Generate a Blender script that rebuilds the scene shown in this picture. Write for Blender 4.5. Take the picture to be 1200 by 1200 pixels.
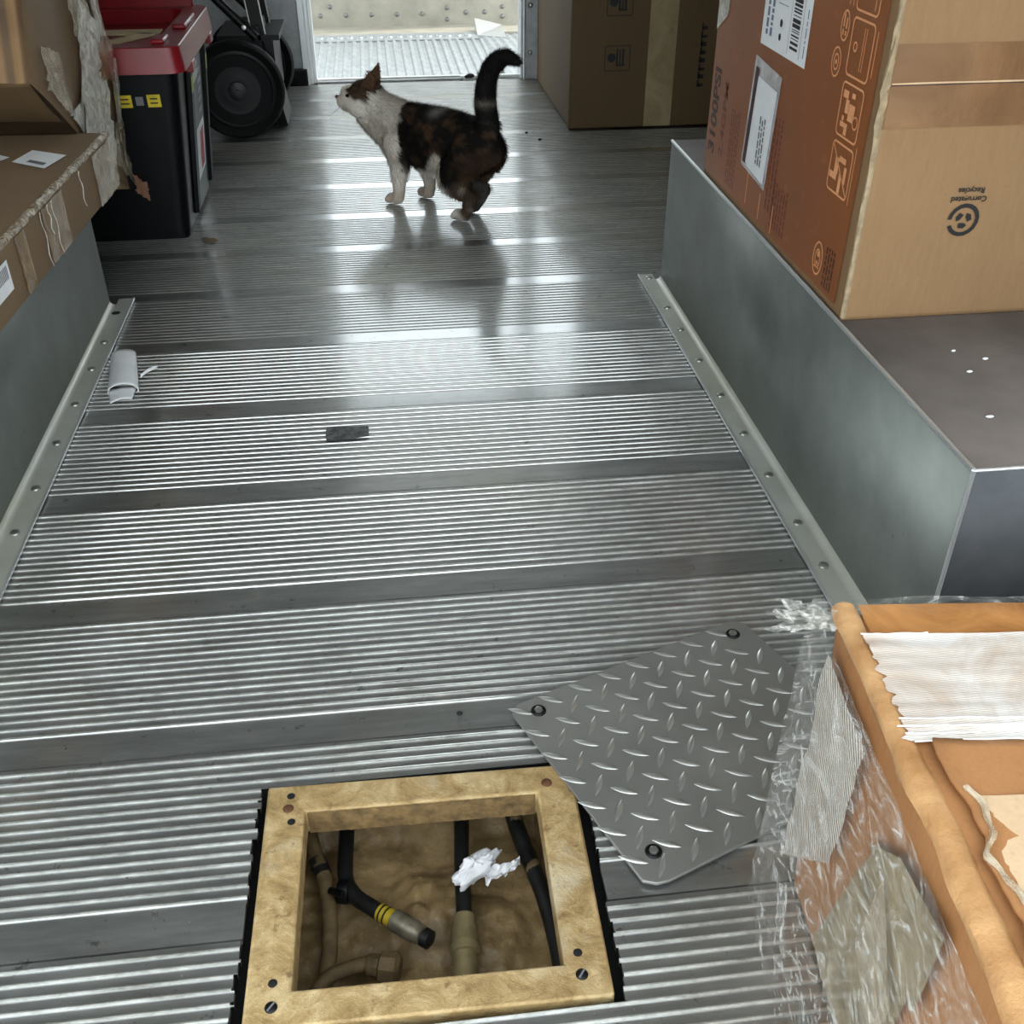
import bpy, bmesh, math, random
from mathutils import Vector, Matrix, noise
R = random.Random(7)
for o in list(bpy.data.objects):
    bpy.data.objects.remove(o)
SC = bpy.context.scene
COL = SC.collection
PI = math.pi

# ------------------------------------------------------------------ camera
cam_d = bpy.data.cameras.new('camera'); cam = bpy.data.objects.new('camera', cam_d); COL.objects.link(cam)
cam_d.sensor_width = 36; cam_d.sensor_fit = 'HORIZONTAL'; cam_d.lens = 36*1223.38/1200
cam_d.clip_start = 0.02
cam.location = (0, 0, 0.85)
cam.rotation_euler = (PI/2-0.60032, 0.0006, -0.12079)
SC.camera = cam

# ------------------------------------------------------------------ colour management
SC.view_settings.view_transform = 'Standard'
SC.view_settings.look = 'None'
SC.view_settings.gamma = 1.0
SC.view_settings.use_curve_mapping = False
SC.view_settings.exposure = 0.0

# ------------------------------------------------------------------ world: bright overcast sky
W = bpy.data.worlds.new('sky'); SC.world = W; W.use_nodes = True
bg = W.node_tree.nodes['Background']
bg.inputs[0].default_value = (0.86, 0.96, 1.0, 1)
bg.inputs[1].default_value = 4.4

# sun: through the cab's open side onto the cab floor
sd = bpy.data.lights.new('sun', 'SUN'); sd.energy = 3.0; sd.angle = math.radians(2); sd.color = (1, 0.96, 0.9)
sun = bpy.data.objects.new('sun', sd); COL.objects.link(sun)
sun.rotation_euler = Vector((-0.75, -0.12, -0.9)).to_track_quat('-Z', 'Y').to_euler()
# ================================================================== helpers
def col(r, g, b):
    f = lambda c: ((c/255+0.055)/1.055)**2.4 if c/255 > 0.04045 else c/255/12.92
    return (f(r), f(g), f(b), 1)

class NT:
    def __init__(s, name):
        s.m = bpy.data.materials.new(name); s.m.use_nodes = True
        s.t = s.m.node_tree; s.n = s.t.nodes; s.l = s.t.links
        s.b = s.n['Principled BSDF']; s.out = s.n['Material Output']
        s.geo = s.n.new('ShaderNodeTexCoord')
    def set(s, **k):
        for a, v in k.items():
            s.b.inputs[a.replace('_', ' ')].default_value = v
        return s
    def coords(s, scale=(1, 1, 1), kind='Object', rot=(0, 0, 0)):
        m = s.n.new('ShaderNodeMapping'); m.inputs['Scale'].default_value = scale; m.inputs['Rotation'].default_value = rot
        s.l.new(s.geo.outputs[kind], m.inputs['Vector']); return m.outputs[0]
    def noise(s, scale=5, detail=4, rough=0.55, vec=None, dist=0):
        n = s.n.new('ShaderNodeTexNoise'); n.inputs['Scale'].default_value = scale; n.inputs['Detail'].default_value = detail
        n.inputs['Roughness'].default_value = rough; n.inputs['Distortion'].default_value = dist
        s.l.new(vec if vec is not None else s.coords(), n.inputs['Vector']); return n.outputs['Fac']
    def wave(s, scale=20, dist=0, vec=None, dirn='X', detail=2):
        n = s.n.new('ShaderNodeTexWave'); n.bands_direction = dirn; n.inputs['Scale'].default_value = scale
        n.inputs['Distortion'].default_value = dist; n.inputs['Detail'].default_value = detail
        s.l.new(vec if vec is not None else s.coords(), n.inputs['Vector']); return n.outputs['Fac']
    def voro(s, scale=20, vec=None, feature='F1'):
        n = s.n.new('ShaderNodeTexVoronoi'); n.inputs['Scale'].default_value = scale; n.feature = feature
        s.l.new(vec if vec is not None else s.coords(), n.inputs['Vector']); return n.outputs['Distance']
    def ramp(s, fac, stops):
        r = s.n.new('ShaderNodeValToRGB'); e = r.color_ramp.elements
        while len(e) < len(stops): e.new(0.5)
        for i, (p, c) in enumerate(stops):
            e[i].position = p; e[i].color = c if not isinstance(c, (int, float)) else (c, c, c, 1)
        s.l.new(fac, r.inputs[0]); return r.outputs[0]
    def mix(s, fac, a, b, mode='MIX'):
        m = s.n.new('ShaderNodeMix'); m.data_type = 'RGBA'; m.blend_type = mode
        for i, v in ((0, fac), (6, a), (7, b)):
            if isinstance(v, (int, float, tuple)): m.inputs[i].default_value = v
            else: s.l.new(v, m.inputs[i])
        return m.outputs[2]
    def color(s, sock): s.l.new(sock, s.b.inputs['Base Color']); return s
    def rough(s, sock): s.l.new(sock, s.b.inputs['Roughness']); return s
    def bump(s, sock, strength=0.3, dist=0.002):
        b = s.n.new('ShaderNodeBump'); b.inputs['Strength'].default_value = strength; b.inputs['Distance'].default_value = dist
        s.l.new(sock, b.inputs['Height']); s.l.new(b.outputs[0], s.b.inputs['Normal']); return s
    def alpha(s, sock):
        s.l.new(sock, s.b.inputs['Alpha']); return s

def plain(name, c, rough=0.5, metal=0.0, var=0.12, scale=30, bump=0.0, spec=0.5):
    t = NT(name); t.set(Roughness=rough, Metallic=metal, Specular_IOR_Level=spec)
    d = tuple(x*(1-var*1.6) for x in c[:3])+(1,); b = tuple(min(1, x*(1+var)) for x in c[:3])+(1,)
    n = t.noise(scale, 5)
    t.color(t.ramp(n, [(0.3, d), (0.7, b)]))
    if bump: t.bump(n, bump, 0.002)
    return t.m

class MB:
    def __init__(s): s.v = []; s.f = []; s.x = Matrix.Identity(4); s.sm = []
    def add(s, vs, fs, smooth=False):
        k = len(s.v); s.v += [s.x @ Vector(p) for p in vs]
        s.f += [tuple(i+k for i in f) for f in fs]; s.sm += [smooth]*len(fs)
    def box(s, x0, x1, y0, y1, z0, z1):
        s.hexa([(x0,y0,z0),(x1,y0,z0),(x1,y1,z0),(x0,y1,z0),(x0,y0,z1),(x1,y0,z1),(x1,y1,z1),(x0,y1,z1)])
    def hexa(s, p): s.add(p, [(0,3,2,1),(4,5,6,7),(0,1,5,4),(1,2,6,5),(2,3,7,6),(3,0,4,7)])
    def quad(s, a, b, c, d): s.add([a,b,c,d], [(0,1,2,3)])
    def prism(s, poly, d):
        d = Vector(d); n = len(poly); P = [Vector(p) for p in poly]
        s.add(P+[p+d for p in P], [tuple(range(n-1,-1,-1)), tuple(range(n,2*n))]+[(i,(i+1)%n,n+(i+1)%n,n+i) for i in range(n)])
    def tube(s, path, r, n=10, caps=True):
        P = [Vector(p) for p in path]; m = len(P)
        rr = r if isinstance(r, (list, tuple)) else [r]*m
        T = []
        for i in range(m):
            T.append((P[min(i+1,m-1)]-P[max(i-1,0)]).normalized())
        u = T[0].orthogonal().normalized(); vs = []
        for i in range(m):
            u = (u-T[i]*u.dot(T[i])).normalized(); w = T[i].cross(u)
            for k in range(n):
                a = 2*PI*k/n; vs.append(P[i]+(u*math.cos(a)+w*math.sin(a))*rr[i])
        fs = [(i*n+k, i*n+(k+1)%n, (i+1)*n+(k+1)%n, (i+1)*n+k) for i in range(m-1) for k in range(n)]
        s.add(vs, fs, True)
        if caps:
            s.add(vs[:n], [tuple(range(n-1,-1,-1))]); s.add(vs[-n:], [tuple(range(n))])
    def lathe(s, prof, c, ax, n=24):           # prof: (radius, height along ax)
        ax = Vector(ax).normalized(); u = ax.orthogonal().normalized(); w = ax.cross(u); c = Vector(c)
        vs = [c+ax*h+(u*math.cos(2*PI*k/n)+w*math.sin(2*PI*k/n))*r for r, h in prof for k in range(n)]
        m = len(prof)
        s.add(vs, [(i*n+k, i*n+(k+1)%n, (i+1)*n+(k+1)%n, (i+1)*n+k) for i in range(m-1) for k in range(n)], True)
        s.add(vs[:n], [tuple(range(n-1,-1,-1))]); s.add(vs[-n:], [tuple(range(n))])
    def ell(s, c, r, n=16, m=10, M=None):
        c = Vector(c); M = M or Matrix.Identity(3)
        vs = [c+M@Vector((r[0]*math.sin(PI*i/m)*math.cos(2*PI*k/n), r[1]*math.sin(PI*i/m)*math.sin(2*PI*k/n), r[2]*math.cos(PI*i/m))) for i in range(m+1) for k in range(n)]
        s.add(vs, [(i*n+k, (i+1)*n+k, (i+1)*n+(k+1)%n, i*n+(k+1)%n) for i in range(m) for k in range(n)], True)
    def grid(s, fn, nu, nv, smooth=True, closed=False):
        vs = [fn(i/nu, j/nv) for i in range(nu+1) for j in range(nv+1)]
        s.add(vs, [(i*(nv+1)+j, (i+1)*(nv+1)+j, (i+1)*(nv+1)+j+1, i*(nv+1)+j+1) for i in range(nu) for j in range(nv)], smooth)
    def build(s, name, mat, parent=None, bevel=0, solid=0, proto=False):
        off = WL.get(parent.name, Vector()) if parent else Vector()
        me = bpy.data.meshes.new(name); me.from_pydata([(p if proto else p-off) for p in s.v], [], s.f)
        me.polygons.foreach_set('use_smooth', s.sm); me.update(); me.validate(); me.set_sharp_from_angle(angle=0.75)
        me.materials.append(mat)
        o = bpy.data.objects.new(name, me); COL.objects.link(o)
        if parent: o.parent = parent; WL[o.name] = off
        else: WL[o.name] = Vector()
        if solid:
            m = o.modifiers.new('thickness', 'SOLIDIFY'); m.thickness = solid; m.offset = 0
        if bevel:
            m = o.modifiers.new('edge_round', 'BEVEL'); m.width = bevel; m.segments = 2; m.limit_method = 'ANGLE'; m.angle_limit = 0.7
        return o
WL = {}                                            # world offset of every built object (all things stand unrotated)

def thing(name, loc, label, cat, group=None):
    o = bpy.data.objects.new(name, None); COL.objects.link(o); o.location = loc; o.empty_display_size = 0.05
    WL[o.name] = Vector(loc); return tag(o, label, cat, group)
def tag(o, label, cat, group=None, kind=None):
    o['label'] = label; o['category'] = cat
    if group: o['group'] = group
    if kind: o['kind'] = kind
    return o
def struct(name, mb, mat, **k):
    o = mb.build(name, mat, **k); o['kind'] = 'structure'; return o
def place(src, loc, parent=None, rz=0.0, name=None):      # copy of a small part sharing its mesh; loc in world
    o = src.copy(); COL.objects.link(o)
    off = WL.get(parent.name, Vector()) if parent else Vector()
    o.parent = parent; o.location = Vector(loc)-off; o.rotation_euler = (0, 0, rz); return o

def text_mesh(body, size, bold=0.0):
    cu = bpy.data.curves.new('lettering', 'FONT'); cu.body = body; cu.size = size; cu.align_x = 'CENTER'; cu.align_y = 'CENTER'
    cu.offset = bold; cu.resolution_u = 3
    o = bpy.data.objects.new('lettering', cu); COL.objects.link(o)
    dg = bpy.context.evaluated_depsgraph_get(); me = o.evaluated_get(dg).to_mesh()
    vs = [v.co.copy() for v in me.vertices]; fs = [tuple(p.vertices) for p in me.polygons]
    o.evaluated_get(dg).to_mesh_clear(); bpy.data.objects.remove(o); bpy.data.curves.remove(cu)
    return vs, fs
class Face:                                        # a flat printed face: origin, reading axes
    def __init__(s, o, ux, uy, off=0.0006):
        s.o = Vector(o); s.ux = Vector(ux).normalized(); s.uy = Vector(uy).normalized(); s.n = s.ux.cross(s.uy); s.off = off
    def p(s, x, y, k=1.0): return s.o+s.ux*x+s.uy*y+s.n*s.off*k
    def rect(s, mb, x0, x1, y0, y1, k=1.0):
        mb.add([s.p(x0,y0,k), s.p(x1,y0,k), s.p(x1,y1,k), s.p(x0,y1,k)], [(0,1,2,3)])
    def poly(s, mb, pts, k=1.0):
        mb.add([s.p(x,y,k) for x, y in pts], [tuple(range(len(pts)))])
    def ring(s, mb, pts, w, k=1.0):                # closed outline of width w
        n = len(pts); cx = sum(p[0] for p in pts)/n; cy = sum(p[1] for p in pts)/n
        inn = []
        for i in range(n):
            a = Vector(pts[i-1]); b = Vector(pts[i]); c = Vector(pts[(i+1)%n])
            d1 = (b-a).normalized(); d2 = (c-b).normalized(); nn = Vector((-(d1+d2).y, (d1+d2).x)).normalized()
            if nn.dot(Vector((cx,cy))-b) < 0: nn = -nn
            inn.append(b+nn*w)
        vs = [s.p(x,y,k) for x, y in pts]+[s.p(x,y,k) for x, y in inn]
        mb.add(vs, [(i,(i+1)%n,n+(i+1)%n,n+i) for i in range(n)])
    def line(s, mb, a, b, w, k=1.0):
        a = Vector(a); b = Vector(b); d = (b-a).normalized(); q = Vector((-d.y, d.x))*w/2
        s.poly(mb, [a-q, b-q, b+q, a+q], k)
    def disc(s, mb, x, y, r, n=14, k=1.0, ry=None):
        s.poly(mb, [(x+r*math.cos(2*PI*i/n), y+(ry or r)*math.sin(2*PI*i/n)) for i in range(n)], k)
    def text(s, mb, body, x, y, size, sx=1.0, rot=0.0, bold=0.0, k=1.0):
        vs, fs = text_mesh(body, size, bold); c, q = math.cos(rot), math.sin(rot)
        mb.add([s.p(x+(v.x*sx)*c-v.y*q, y+(v.x*sx)*q+v.y*c, k) for v in vs], fs)
def rrect(x0, x1, y0, y1, r, n=4):
    out = []
    for cx, cy, a0 in ((x1-r,y1-r,0),(x0+r,y1-r,PI/2),(x0+r,y0+r,PI),(x1-r,y0+r,1.5*PI)):
        out += [(cx+r*math.cos(a0+PI/2*i/n), cy+r*math.sin(a0+PI/2*i/n)) for i in range(n+1)]
    return out
def circ(x, y, r, ry=None, n=22): return [(x+r*math.cos(2*PI*i/n), y+(ry or r)*math.sin(2*PI*i/n)) for i in range(n)]

# ================================================================== materials
def metal_floor():
    t = NT('worn_aluminium'); t.set(Metallic=0.85, Coat_Weight=1.0, Coat_Roughness=0.15, Coat_IOR=2.4)
    big = t.noise(2.2, 5, 0.6); streak = t.noise(6, 6, 0.65, t.coords((1.2, 9, 1)))
    spk = t.noise(150, 3, 0.7); spk2 = t.noise(34, 4, 0.75)
    c = t.ramp(streak, [(0.25, col(120,120,119)), (0.75, col(164,164,162))])
    c = t.mix(t.ramp(big, [(0.50, 0.0), (0.72, 0.45)]), c, col(150,140,118))
    c = t.mix(t.ramp(spk2, [(0.62, 0.0), (0.70, 0.8)]), c, col(78,76,72))
    c = t.mix(t.ramp(t.noise(9, 5, 0.7), [(0.60, 0.0), (0.74, 0.5)]), c, col(182,176,160))
    c = t.mix(t.ramp(spk, [(0.70, 0.0), (0.74, 0.5)]), c, col(225,225,222))
    # rib crests are rubbed bright, grooves and flat bands stay dull
    sx = t.n.new('ShaderNodeSeparateXYZ'); t.l.new(t.geo.outputs['Object'], sx.inputs[0])
    mr = t.n.new('ShaderNodeMapRange'); mr.inputs[1].default_value = 0.0006; mr.inputs[2].default_value = 0.0012; t.l.new(sx.outputs[2], mr.inputs[0])
    c = t.mix(mr.outputs[0], c, t.ramp(t.mix(0.55, streak, t.noise(48, 5, 0.75, t.coords((1, 3, 1)))), [(0.36, col(150,148,140)), (0.52, col(206,205,199)), (0.66, col(240,240,236))]))
    t.color(c)
    t.rough(t.ramp(t.mix(0.5, streak, spk2), [(0.3, 0.36), (0.7, 0.52)]))
    t.bump(spk, 0.06, 0.0008)
    return t.m
M_floor = metal_floor()
def steel(name, lo, hi, r0=0.28, r1=0.5, tint=None, scratch=1.0):
    t = NT(name); t.set(Metallic=0.55)
    a = t.noise(4, 6, 0.62); b = t.noise(11, 5, 0.6); s = t.noise(9, 4, 0.6, t.coords((1, 7, 7), rot=(0.5, 0.3, 0.2)))
    c = t.ramp(t.mix(0.5, a, b), [(0.32, lo), (0.68, hi)])
    if tint: c = t.mix(t.ramp(t.noise(2.3, 4), [(0.45, 0.0), (0.7, 0.6)]), c, tint)
    c = t.mix(t.ramp(s, [(0.70, 0.0), (0.76, 0.55*scratch)]), c, col(40,40,40))
    t.color(c); t.rough(t.ramp(a, [(0.3, r0), (0.7, r1)])); t.bump(a, 0.05, 0.002); return t.m
M_arch = steel('galvanised_steel', col(104,107,103), col(134,138,133), 0.48, 0.58)
M_archtop = steel('tarnished_steel', col(88,79,74), col(116,105,99), 0.5, 0.65)
M_archend = steel('scuffed_dark_steel', col(62,63,66), col(100,101,104), 0.55, 0.65, scratch=0.4)
M_flange = steel('dull_flange_steel', col(188,188,178), col(218,218,210), 0.42, 0.55, col(186,184,158), 0.4)
M_rivet = plain('rivet_steel', col(170,170,164), 0.35, 0.9)
M_plate = steel('tread_plate_steel', col(126,124,120), col(150,148,143), 0.4, 0.52, scratch=0.15)
M_lug = plain('highlight_lug_steel', col(206,204,200), 0.3, 0.85, 0.06)  # brighter than the plate: lug highlights put into the colour
M_bright = plain('polished_edge', col(220,222,222), 0.4, 0.8, 0.05, 4)
M_wall = plain('van_panel', col(150,152,152), 0.45, 0.3)
M_grey = plain('grey_bulkhead_paint', col(186,188,190), 0.5, 0.1)
M_ceil = plain('roof_panel', col(178,178,174), 0.7, 0, 0.03)
M_rubber = plain('black_rubber', col(9,9,10), 0.7, 0, 0.2, spec=0.25)
M_black = plain('black_plastic', col(7,8,10), 0.45, 0, 0.15, spec=0.18)
M_blackmetal = plain('black_painted_steel', col(8,8,9), 0.5, 0.0, spec=0.3)
M_gasket = plain('black_gap_lining', col(6,6,6), 0.8)
M_red = plain('red_plastic', col(122,12,22), 0.35, 0, 0.12, 12)
M_greyplastic = plain('grey_plastic_panel', col(78,80,84), 0.45, 0, 0.15)
M_white = plain('white_paper', col(240,240,242), 0.6, 0, 0.04)
M_ink = plain('black_ink', col(18,17,18), 0.6, 0, 0.02)
M_greyink = plain('grey_ink', col(110,108,112), 0.6, 0, 0.05)
M_blueink = plain('pale_blue_print', col(112,122,146), 0.6)
M_redink = plain('red_print', col(190,70,74), 0.6)
M_darkred = plain('dark_maroon_print', col(62,26,30), 0.5)
M_yellow = plain('yellow_sticker', col(206,182,40), 0.5, 0, 0.15, 60)
M_yelgreen = plain('yellow_green_sticker', col(150,165,40), 0.5, 0, 0.15, 60)
M_asphalt = plain('concrete_ground', col(172,168,160), 0.9, 0, 0.2, 8)
def cardboard(name, lo, hi, rough=0.75, fibre=(90, 90, 12), coat=0.0):
    t = NT(name); t.set(Roughness=rough, Specular_IOR_Level=0.3)
    f = t.noise(3, 5, 0.6, t.coords(fibre)); b = t.noise(4, 5, 0.6); s = t.noise(160, 2, 0.5)
    c = t.ramp(t.mix(0.62, f, b), [(0.2, lo), (0.8, hi)])
    c = t.mix(t.ramp(s, [(0.62, 0.0), (0.8, 0.25)]), c, tuple(x*0.6 for x in lo[:3])+(1,))
    t.color(c); t.bump(t.mix(0.5, f, s), 0.12, 0.001)
    if coat: t.set(Coat_Weight=coat, Coat_Roughness=0.12)
    return t.m
M_card = cardboard('tan_cardboard', col(124,95,66), col(148,116,82))
M_cardbrown = cardboard('brown_cardboard', col(108,88,66), col(138,114,88))
M_carddark = cardboard('shade_toned_cardboard', col(82,64,42), col(100,80,54))  # brown taken darker, with some shade put into the board colour
M_cardpale = cardboard('pale_cardboard_side', col(170,150,118), col(196,176,142))
M_cardnear = cardboard('orange_tan_cardboard', col(146,98,58), col(180,128,84), 0.6)
M_kraft = cardboard('kraft_paper_patch', col(178,146,112), col(212,182,148))
M_stripe = None
def striped():
    t = NT('creased_brown_cardboard'); t.set(Roughness=0.6)
    w = t.wave(11, 3.0, t.coords((1, 0.1, 0.1)), 'X'); b = t.noise(14, 5)
    t.color(t.mix(0.35, t.ramp(w, [(0.1, col(72,50,28)), (0.7, col(140,106,68))]), t.ramp(b, [(0.3, col(84,60,36)), (0.7, col(140,110,74))])))
    t.bump(w, 0.4, 0.006); return t.m
M_stripe = striped()
M_orange = None
def orange():
    t = NT('orange_printed_board'); t.set(Roughness=0.42)
    a = t.noise(3, 5); b = t.noise(40, 3)
    c = t.ramp(a, [(0.3, col(126,69,25)), (0.7, col(146,83,34))])
    c = t.mix(t.ramp(b, [(0.60, 0.0), (0.75, 0.25)]), c, col(196,118,66))
    t.color(c); t.bump(a, 0.06, 0.002); return t.m
M_orange = orange()
M_orangeline = plain('pale_orange_print', col(226,158,110), 0.5, 0, 0.06)
M_browntext = plain('dark_brown_print', col(54,24,14), 0.5, 0, 0.05)
M_fainttext = plain('faint_brown_print', col(110,48,22), 0.5, 0, 0.05)
def tape(name, lo, hi, al=0.75, rough=0.12, wr=26):
    t = NT(name); t.set(Roughness=rough, Specular_IOR_Level=0.6)
    n = t.noise(wr, 5, 0.65, dist=1.5)
    t.color(t.ramp(n, [(0.3, lo), (0.7, hi)])); t.bump(n, 0.5, 0.004)
    t.alpha(t.ramp(n, [(0.3, al*0.8), (0.7, min(1, al*1.15))])); return t.m
M_tape = tape('brown_packing_tape', col(116,78,44), col(130,92,54), 0.9, 0.3, 6)
M_tapedull = tape('dull_tape', col(146,126,92), col(164,146,112), 0.95, 0.35, 8)
M_cleartape = tape('glossy_clear_tape', col(150,126,96), col(228,214,190), 0.55, 0.08, 30)
M_whitetape = tape('wrinkled_whitish_tape', col(176,168,154), col(226,220,210), 0.85, 0.12, 34)
def filament():
    t = NT('white_filament_tape'); t.set(Roughness=0.3)
    w = t.wave(190, 1.2, t.coords((0.08, 1, 0.25), rot=(0, 0, -0.1)), 'Y', 2); n = t.noise(11, 6, 0.65, dist=0.8)
    c = t.ramp(w, [(0.1, col(206,192,180)), (0.6, col(226,222,220))])
    t.color(t.mix(t.ramp(n, [(0.42, 0.0), (0.68, 0.75)]), c, col(196,164,134)))
    t.alpha(t.ramp(n, [(0.4, 0.95), (0.7, 0.7)])); t.bump(t.mix(0.6, w, n), 0.3, 0.0015); return t.m
M_filament = filament()
def filament2():
    t = NT('translucent_filament_tape'); t.set(Roughness=0.25)
    w = t.wave(70, 0.8, t.coords((0.2, 1, 1), rot=(0.75, 0, 0)), 'Y', 2); n = t.noise(12, 4)
    t.color(t.ramp(t.mix(0.5, w, n), [(0.3, col(160,140,120)), (0.65, col(226,220,212))]))
    t.alpha(t.ramp(t.mix(0.4, n, w), [(0.3, 0.75), (0.75, 0.95)])); t.bump(w, 0.4, 0.002); return t.m
M_filament2 = filament2()
def film():
    t = NT('clear_stretch_film'); t.set(Roughness=0.06, Specular_IOR_Level=0.7)
    n = t.noise(24, 5, 0.62, t.coords((1, 1, 2.0)), dist=2.6); r = t.voro(34, t.coords((1, 1, 2)), 'DISTANCE_TO_EDGE')
    t.color(t.ramp(n, [(0.35, col(128,122,114)), (0.62, col(222,220,216))]))
    t.alpha(t.ramp(n, [(0.40, 0.14), (0.57, 0.22), (0.62, 0.72), (0.66, 0.22)])); t.bump(t.mix(0.4, n, r), 0.9, 0.010); return t.m  # pale swirls put the film's highlights into colour and alpha
M_film = film()
def pitmud():
    t = NT('caked_brown_mud'); t.set(Roughness=0.5, Specular_IOR_Level=0.4)
    a = t.noise(14, 7, 0.65); b = t.noise(70, 4)
    t.color(t.mix(t.ramp(b, [(0.55, 0.0), (0.75, 0.4)]), t.ramp(a, [(0.3, col(96,76,48)), (0.7, col(160,132,92))]), col(196,172,128)))
    t.bump(t.mix(0.5, a, b), 0.6, 0.008); return t.m
M_mud = pitmud()
def framepaint():
    t = NT('tan_flaking_paint'); t.set(Roughness=0.5, Specular_IOR_Level=0.35)
    a = t.noise(26, 8, 0.72, dist=0.6); b = t.noise(70, 5, 0.65); c = t.noise(12, 4)
    k = t.ramp(a, [(0.30, col(118,92,54)), (0.50, col(166,138,94)), (0.68, col(196,172,130))])
    k = t.mix(t.ramp(c, [(0.56, 0.0), (0.68, 0.5)]), k, col(196,184,160))
    k = t.mix(t.ramp(b, [(0.60, 0.0), (0.70, 0.7)]), k, col(104,76,42))
    t.color(k); t.bump(t.mix(0.5, a, b), 0.8, 0.006); return t.m
M_frame = framepaint()
M_rust = plain('brown_rust', col(86,52,26), 0.8, 0, 0.25, 200)
M_hose = plain('dusty_black_hose', col(24,24,22), 0.5, 0, 0.5, 40)
M_hosetan = plain('mud_covered_hose', col(104,84,54), 0.7, 0, 0.3, 60, 0.4)
M_fitting = plain('dusty_brass_fitting', col(150,134,98), 0.45, 0.4, 0.2, 50)
M_silver = plain('dull_silver_fitting', col(122,114,96), 0.45, 0.5, 0.3, 80)
M_tissue = plain('white_tissue', col(232,230,232), 0.8, 0, 0.05)
M_sticker = None
def floorpatch():
    t = NT('worn_grey_tape_residue'); t.set(Roughness=0.6, Metallic=0.3)
    n = t.noise(120, 4, 0.7)
    t.color(t.ramp(n, [(0.35, col(52,52,54)), (0.65, col(112,112,112))])); return t.m
M_sticker = floorpatch()

# ================================================================== van shell
XW = 1.15
# left wall stops at the cab's open side door
b = MB(); b.box(-XW-0.04, -XW, 0.22, 4.10, -0.02, 2.0); struct('wall_left', b, M_wall)
b = MB(); b.box(XW, XW+0.04, 0.22, 4.10, -0.02, 2.0); struct('wall_right', b, M_wall)
b = MB(); b.box(-XW-0.04, XW+0.04, 0.22, 5.3, 2.0, 2.04); struct('ceiling', b, M_ceil)
g = MB(); g.box(-30, 30, -30, 30, -0.80, -0.75); struct('ground', g, M_asphalt)

# unseen roll-up door shape, added at the rear to cut the sky light
b = MB()
for k in range(8): b.box(-XW, XW, 0.225, 0.240, 1.50+0.062*k, 1.50+0.062*k+0.060)
b.box(-XW, XW, 0.228, 0.238, 1.50, 2.0)
struct('rear_sky_blocker', b, M_wall)

# bulkhead with doorway to the cab
Yb = 4.02
b = MB()
b.box(-XW, -0.245, Yb, Yb+0.05, -0.01, 2.0)
b.box(0.575, XW, Yb, Yb+0.05, -0.01, 0.42)
b.box(0.76, XW, Yb, Yb+0.05, 0.42, 2.0)
b.box(-0.245, 0.76, Yb, Yb+0.05, 1.90, 2.0)
wf = struct('wall_front', b, M_grey)
b = MB(); b.box(-0.62, -0.247, Yb-0.03, Yb-0.001, 0.0, 0.055); b.build('rubber_bumper', M_rubber, wf, bevel=0.004)
# left jamb: stepped bright aluminium channel
b = MB(); b.box(-0.262, -0.240, Yb-0.015, Yb+0.07, 0.0, 1.8); b.box(-0.240, -0.228, Yb-0.005, Yb+0.08, 0.0, 1.8); b.box(-0.228, -0.217, Yb+0.01, Yb+0.09, 0.0, 1.8)
struct('trim_1', b, M_bright, bevel=0.002)
# right jamb post with rivets
b = MB(); b.box(0.519, 0.532, Yb-0.005, Yb+0.09, 0.0, 1.8); b.box(0.532, 0.583, Yb-0.012, Yb+0.06, 0.0, 1.8); b.box(0.527, 0.531, Yb-0.03, Yb-0.005, 0, 1.8)
tr = struct('trim_2', b, M_grey, bevel=0.002)
b = MB(); b.lathe([(0.009, 0.0), (0.0085, 0.003), (0.005, 0.0055), (0.001, 0.006)], (0, 0, 0), (0, -1, 0), 12)
rv = b.build('rivet', M_rivet, tr, proto=True); rv.location = (0.552, Yb-0.012, 0.09)
for k in range(1, 8): place(rv, (0.552, Yb-0.012, 0.09+0.155*k), tr)
# sill bar across the doorway
b = MB(); b.tube([(-0.217, Yb+0.02, 0.004), (0.30, Yb+0.02, 0.004)], 0.011, 12); b.tube([(0.31, Yb+0.02, 0.004), (0.519, Yb+0.02, 0.004)], 0.009, 12); b.box(-0.217, 0.519, Yb+0.03, Yb+0.06, -0.004, 0.006)
struct('trim_3', b, M_bright)
b = MB(); b.ell((0.335, Yb+0.01, 0.012), (0.016, 0.010, 0.008)); b.ell((0.322, Yb+0.008, 0.010), (0.008, 0.007, 0.006))
tag(b.build('dirt_clod', plain('dark_clod', col(40,34,28), 0.9), None), 'small dark clod of dirt on the bright doorway sill', 'dirt')

# cab beyond: step plate, nosing, riveted riser
cab = thing('cab_step', (0.15, 4.6, 0.0), 'bright aluminium cab step with ridged tread and riveted back panel through doorway', 'step')
M_cab = plain('bright_step_aluminium', col(168,172,174), 0.5, 0.5, 0.12, 20)
M_riser = plain('beige_riser_paint', col(176,170,156), 0.6, 0.1, 0.1, 14)
Ye = 4.80
b = MB()
prof = []; x = -0.30; pit = 0.0335
while x < 0.44:
    prof += [(x, 0.0), (x+0.006, 0.0065), (x+0.014, 0.0065), (x+0.020, 0.0)]; x += pit
vs = []
for px, pz in prof: vs += [(px, Yb+0.06, pz-0.004), (px, Ye, pz-0.004)]
b.add(vs, [(2*i, 2*i+2, 2*i+3, 2*i+1) for i in range(len(prof)-1)])
b.build('ridged_tread', M_cab, cab)
b = MB(); xs = [(0.445, 0.0)]; x = 0.46
prof = [(0.442, -0.002), (0.447, -0.006)]
while x < 0.95:
    prof += [(x, -0.004), (x+0.006, 0.0), (x+0.014, 0.0), (x+0.020, -0.004)]; x += pit
vs = []
for px, pz in prof: vs += [(px+0.035, Yb+0.06, pz), (px, Ye+0.1, pz)]
b.add(vs, [(2*i, 2*i+2, 2*i+3, 2*i+1) for i in range(len(prof)-1)])
b.build('side_tread', M_cab, cab)
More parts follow.
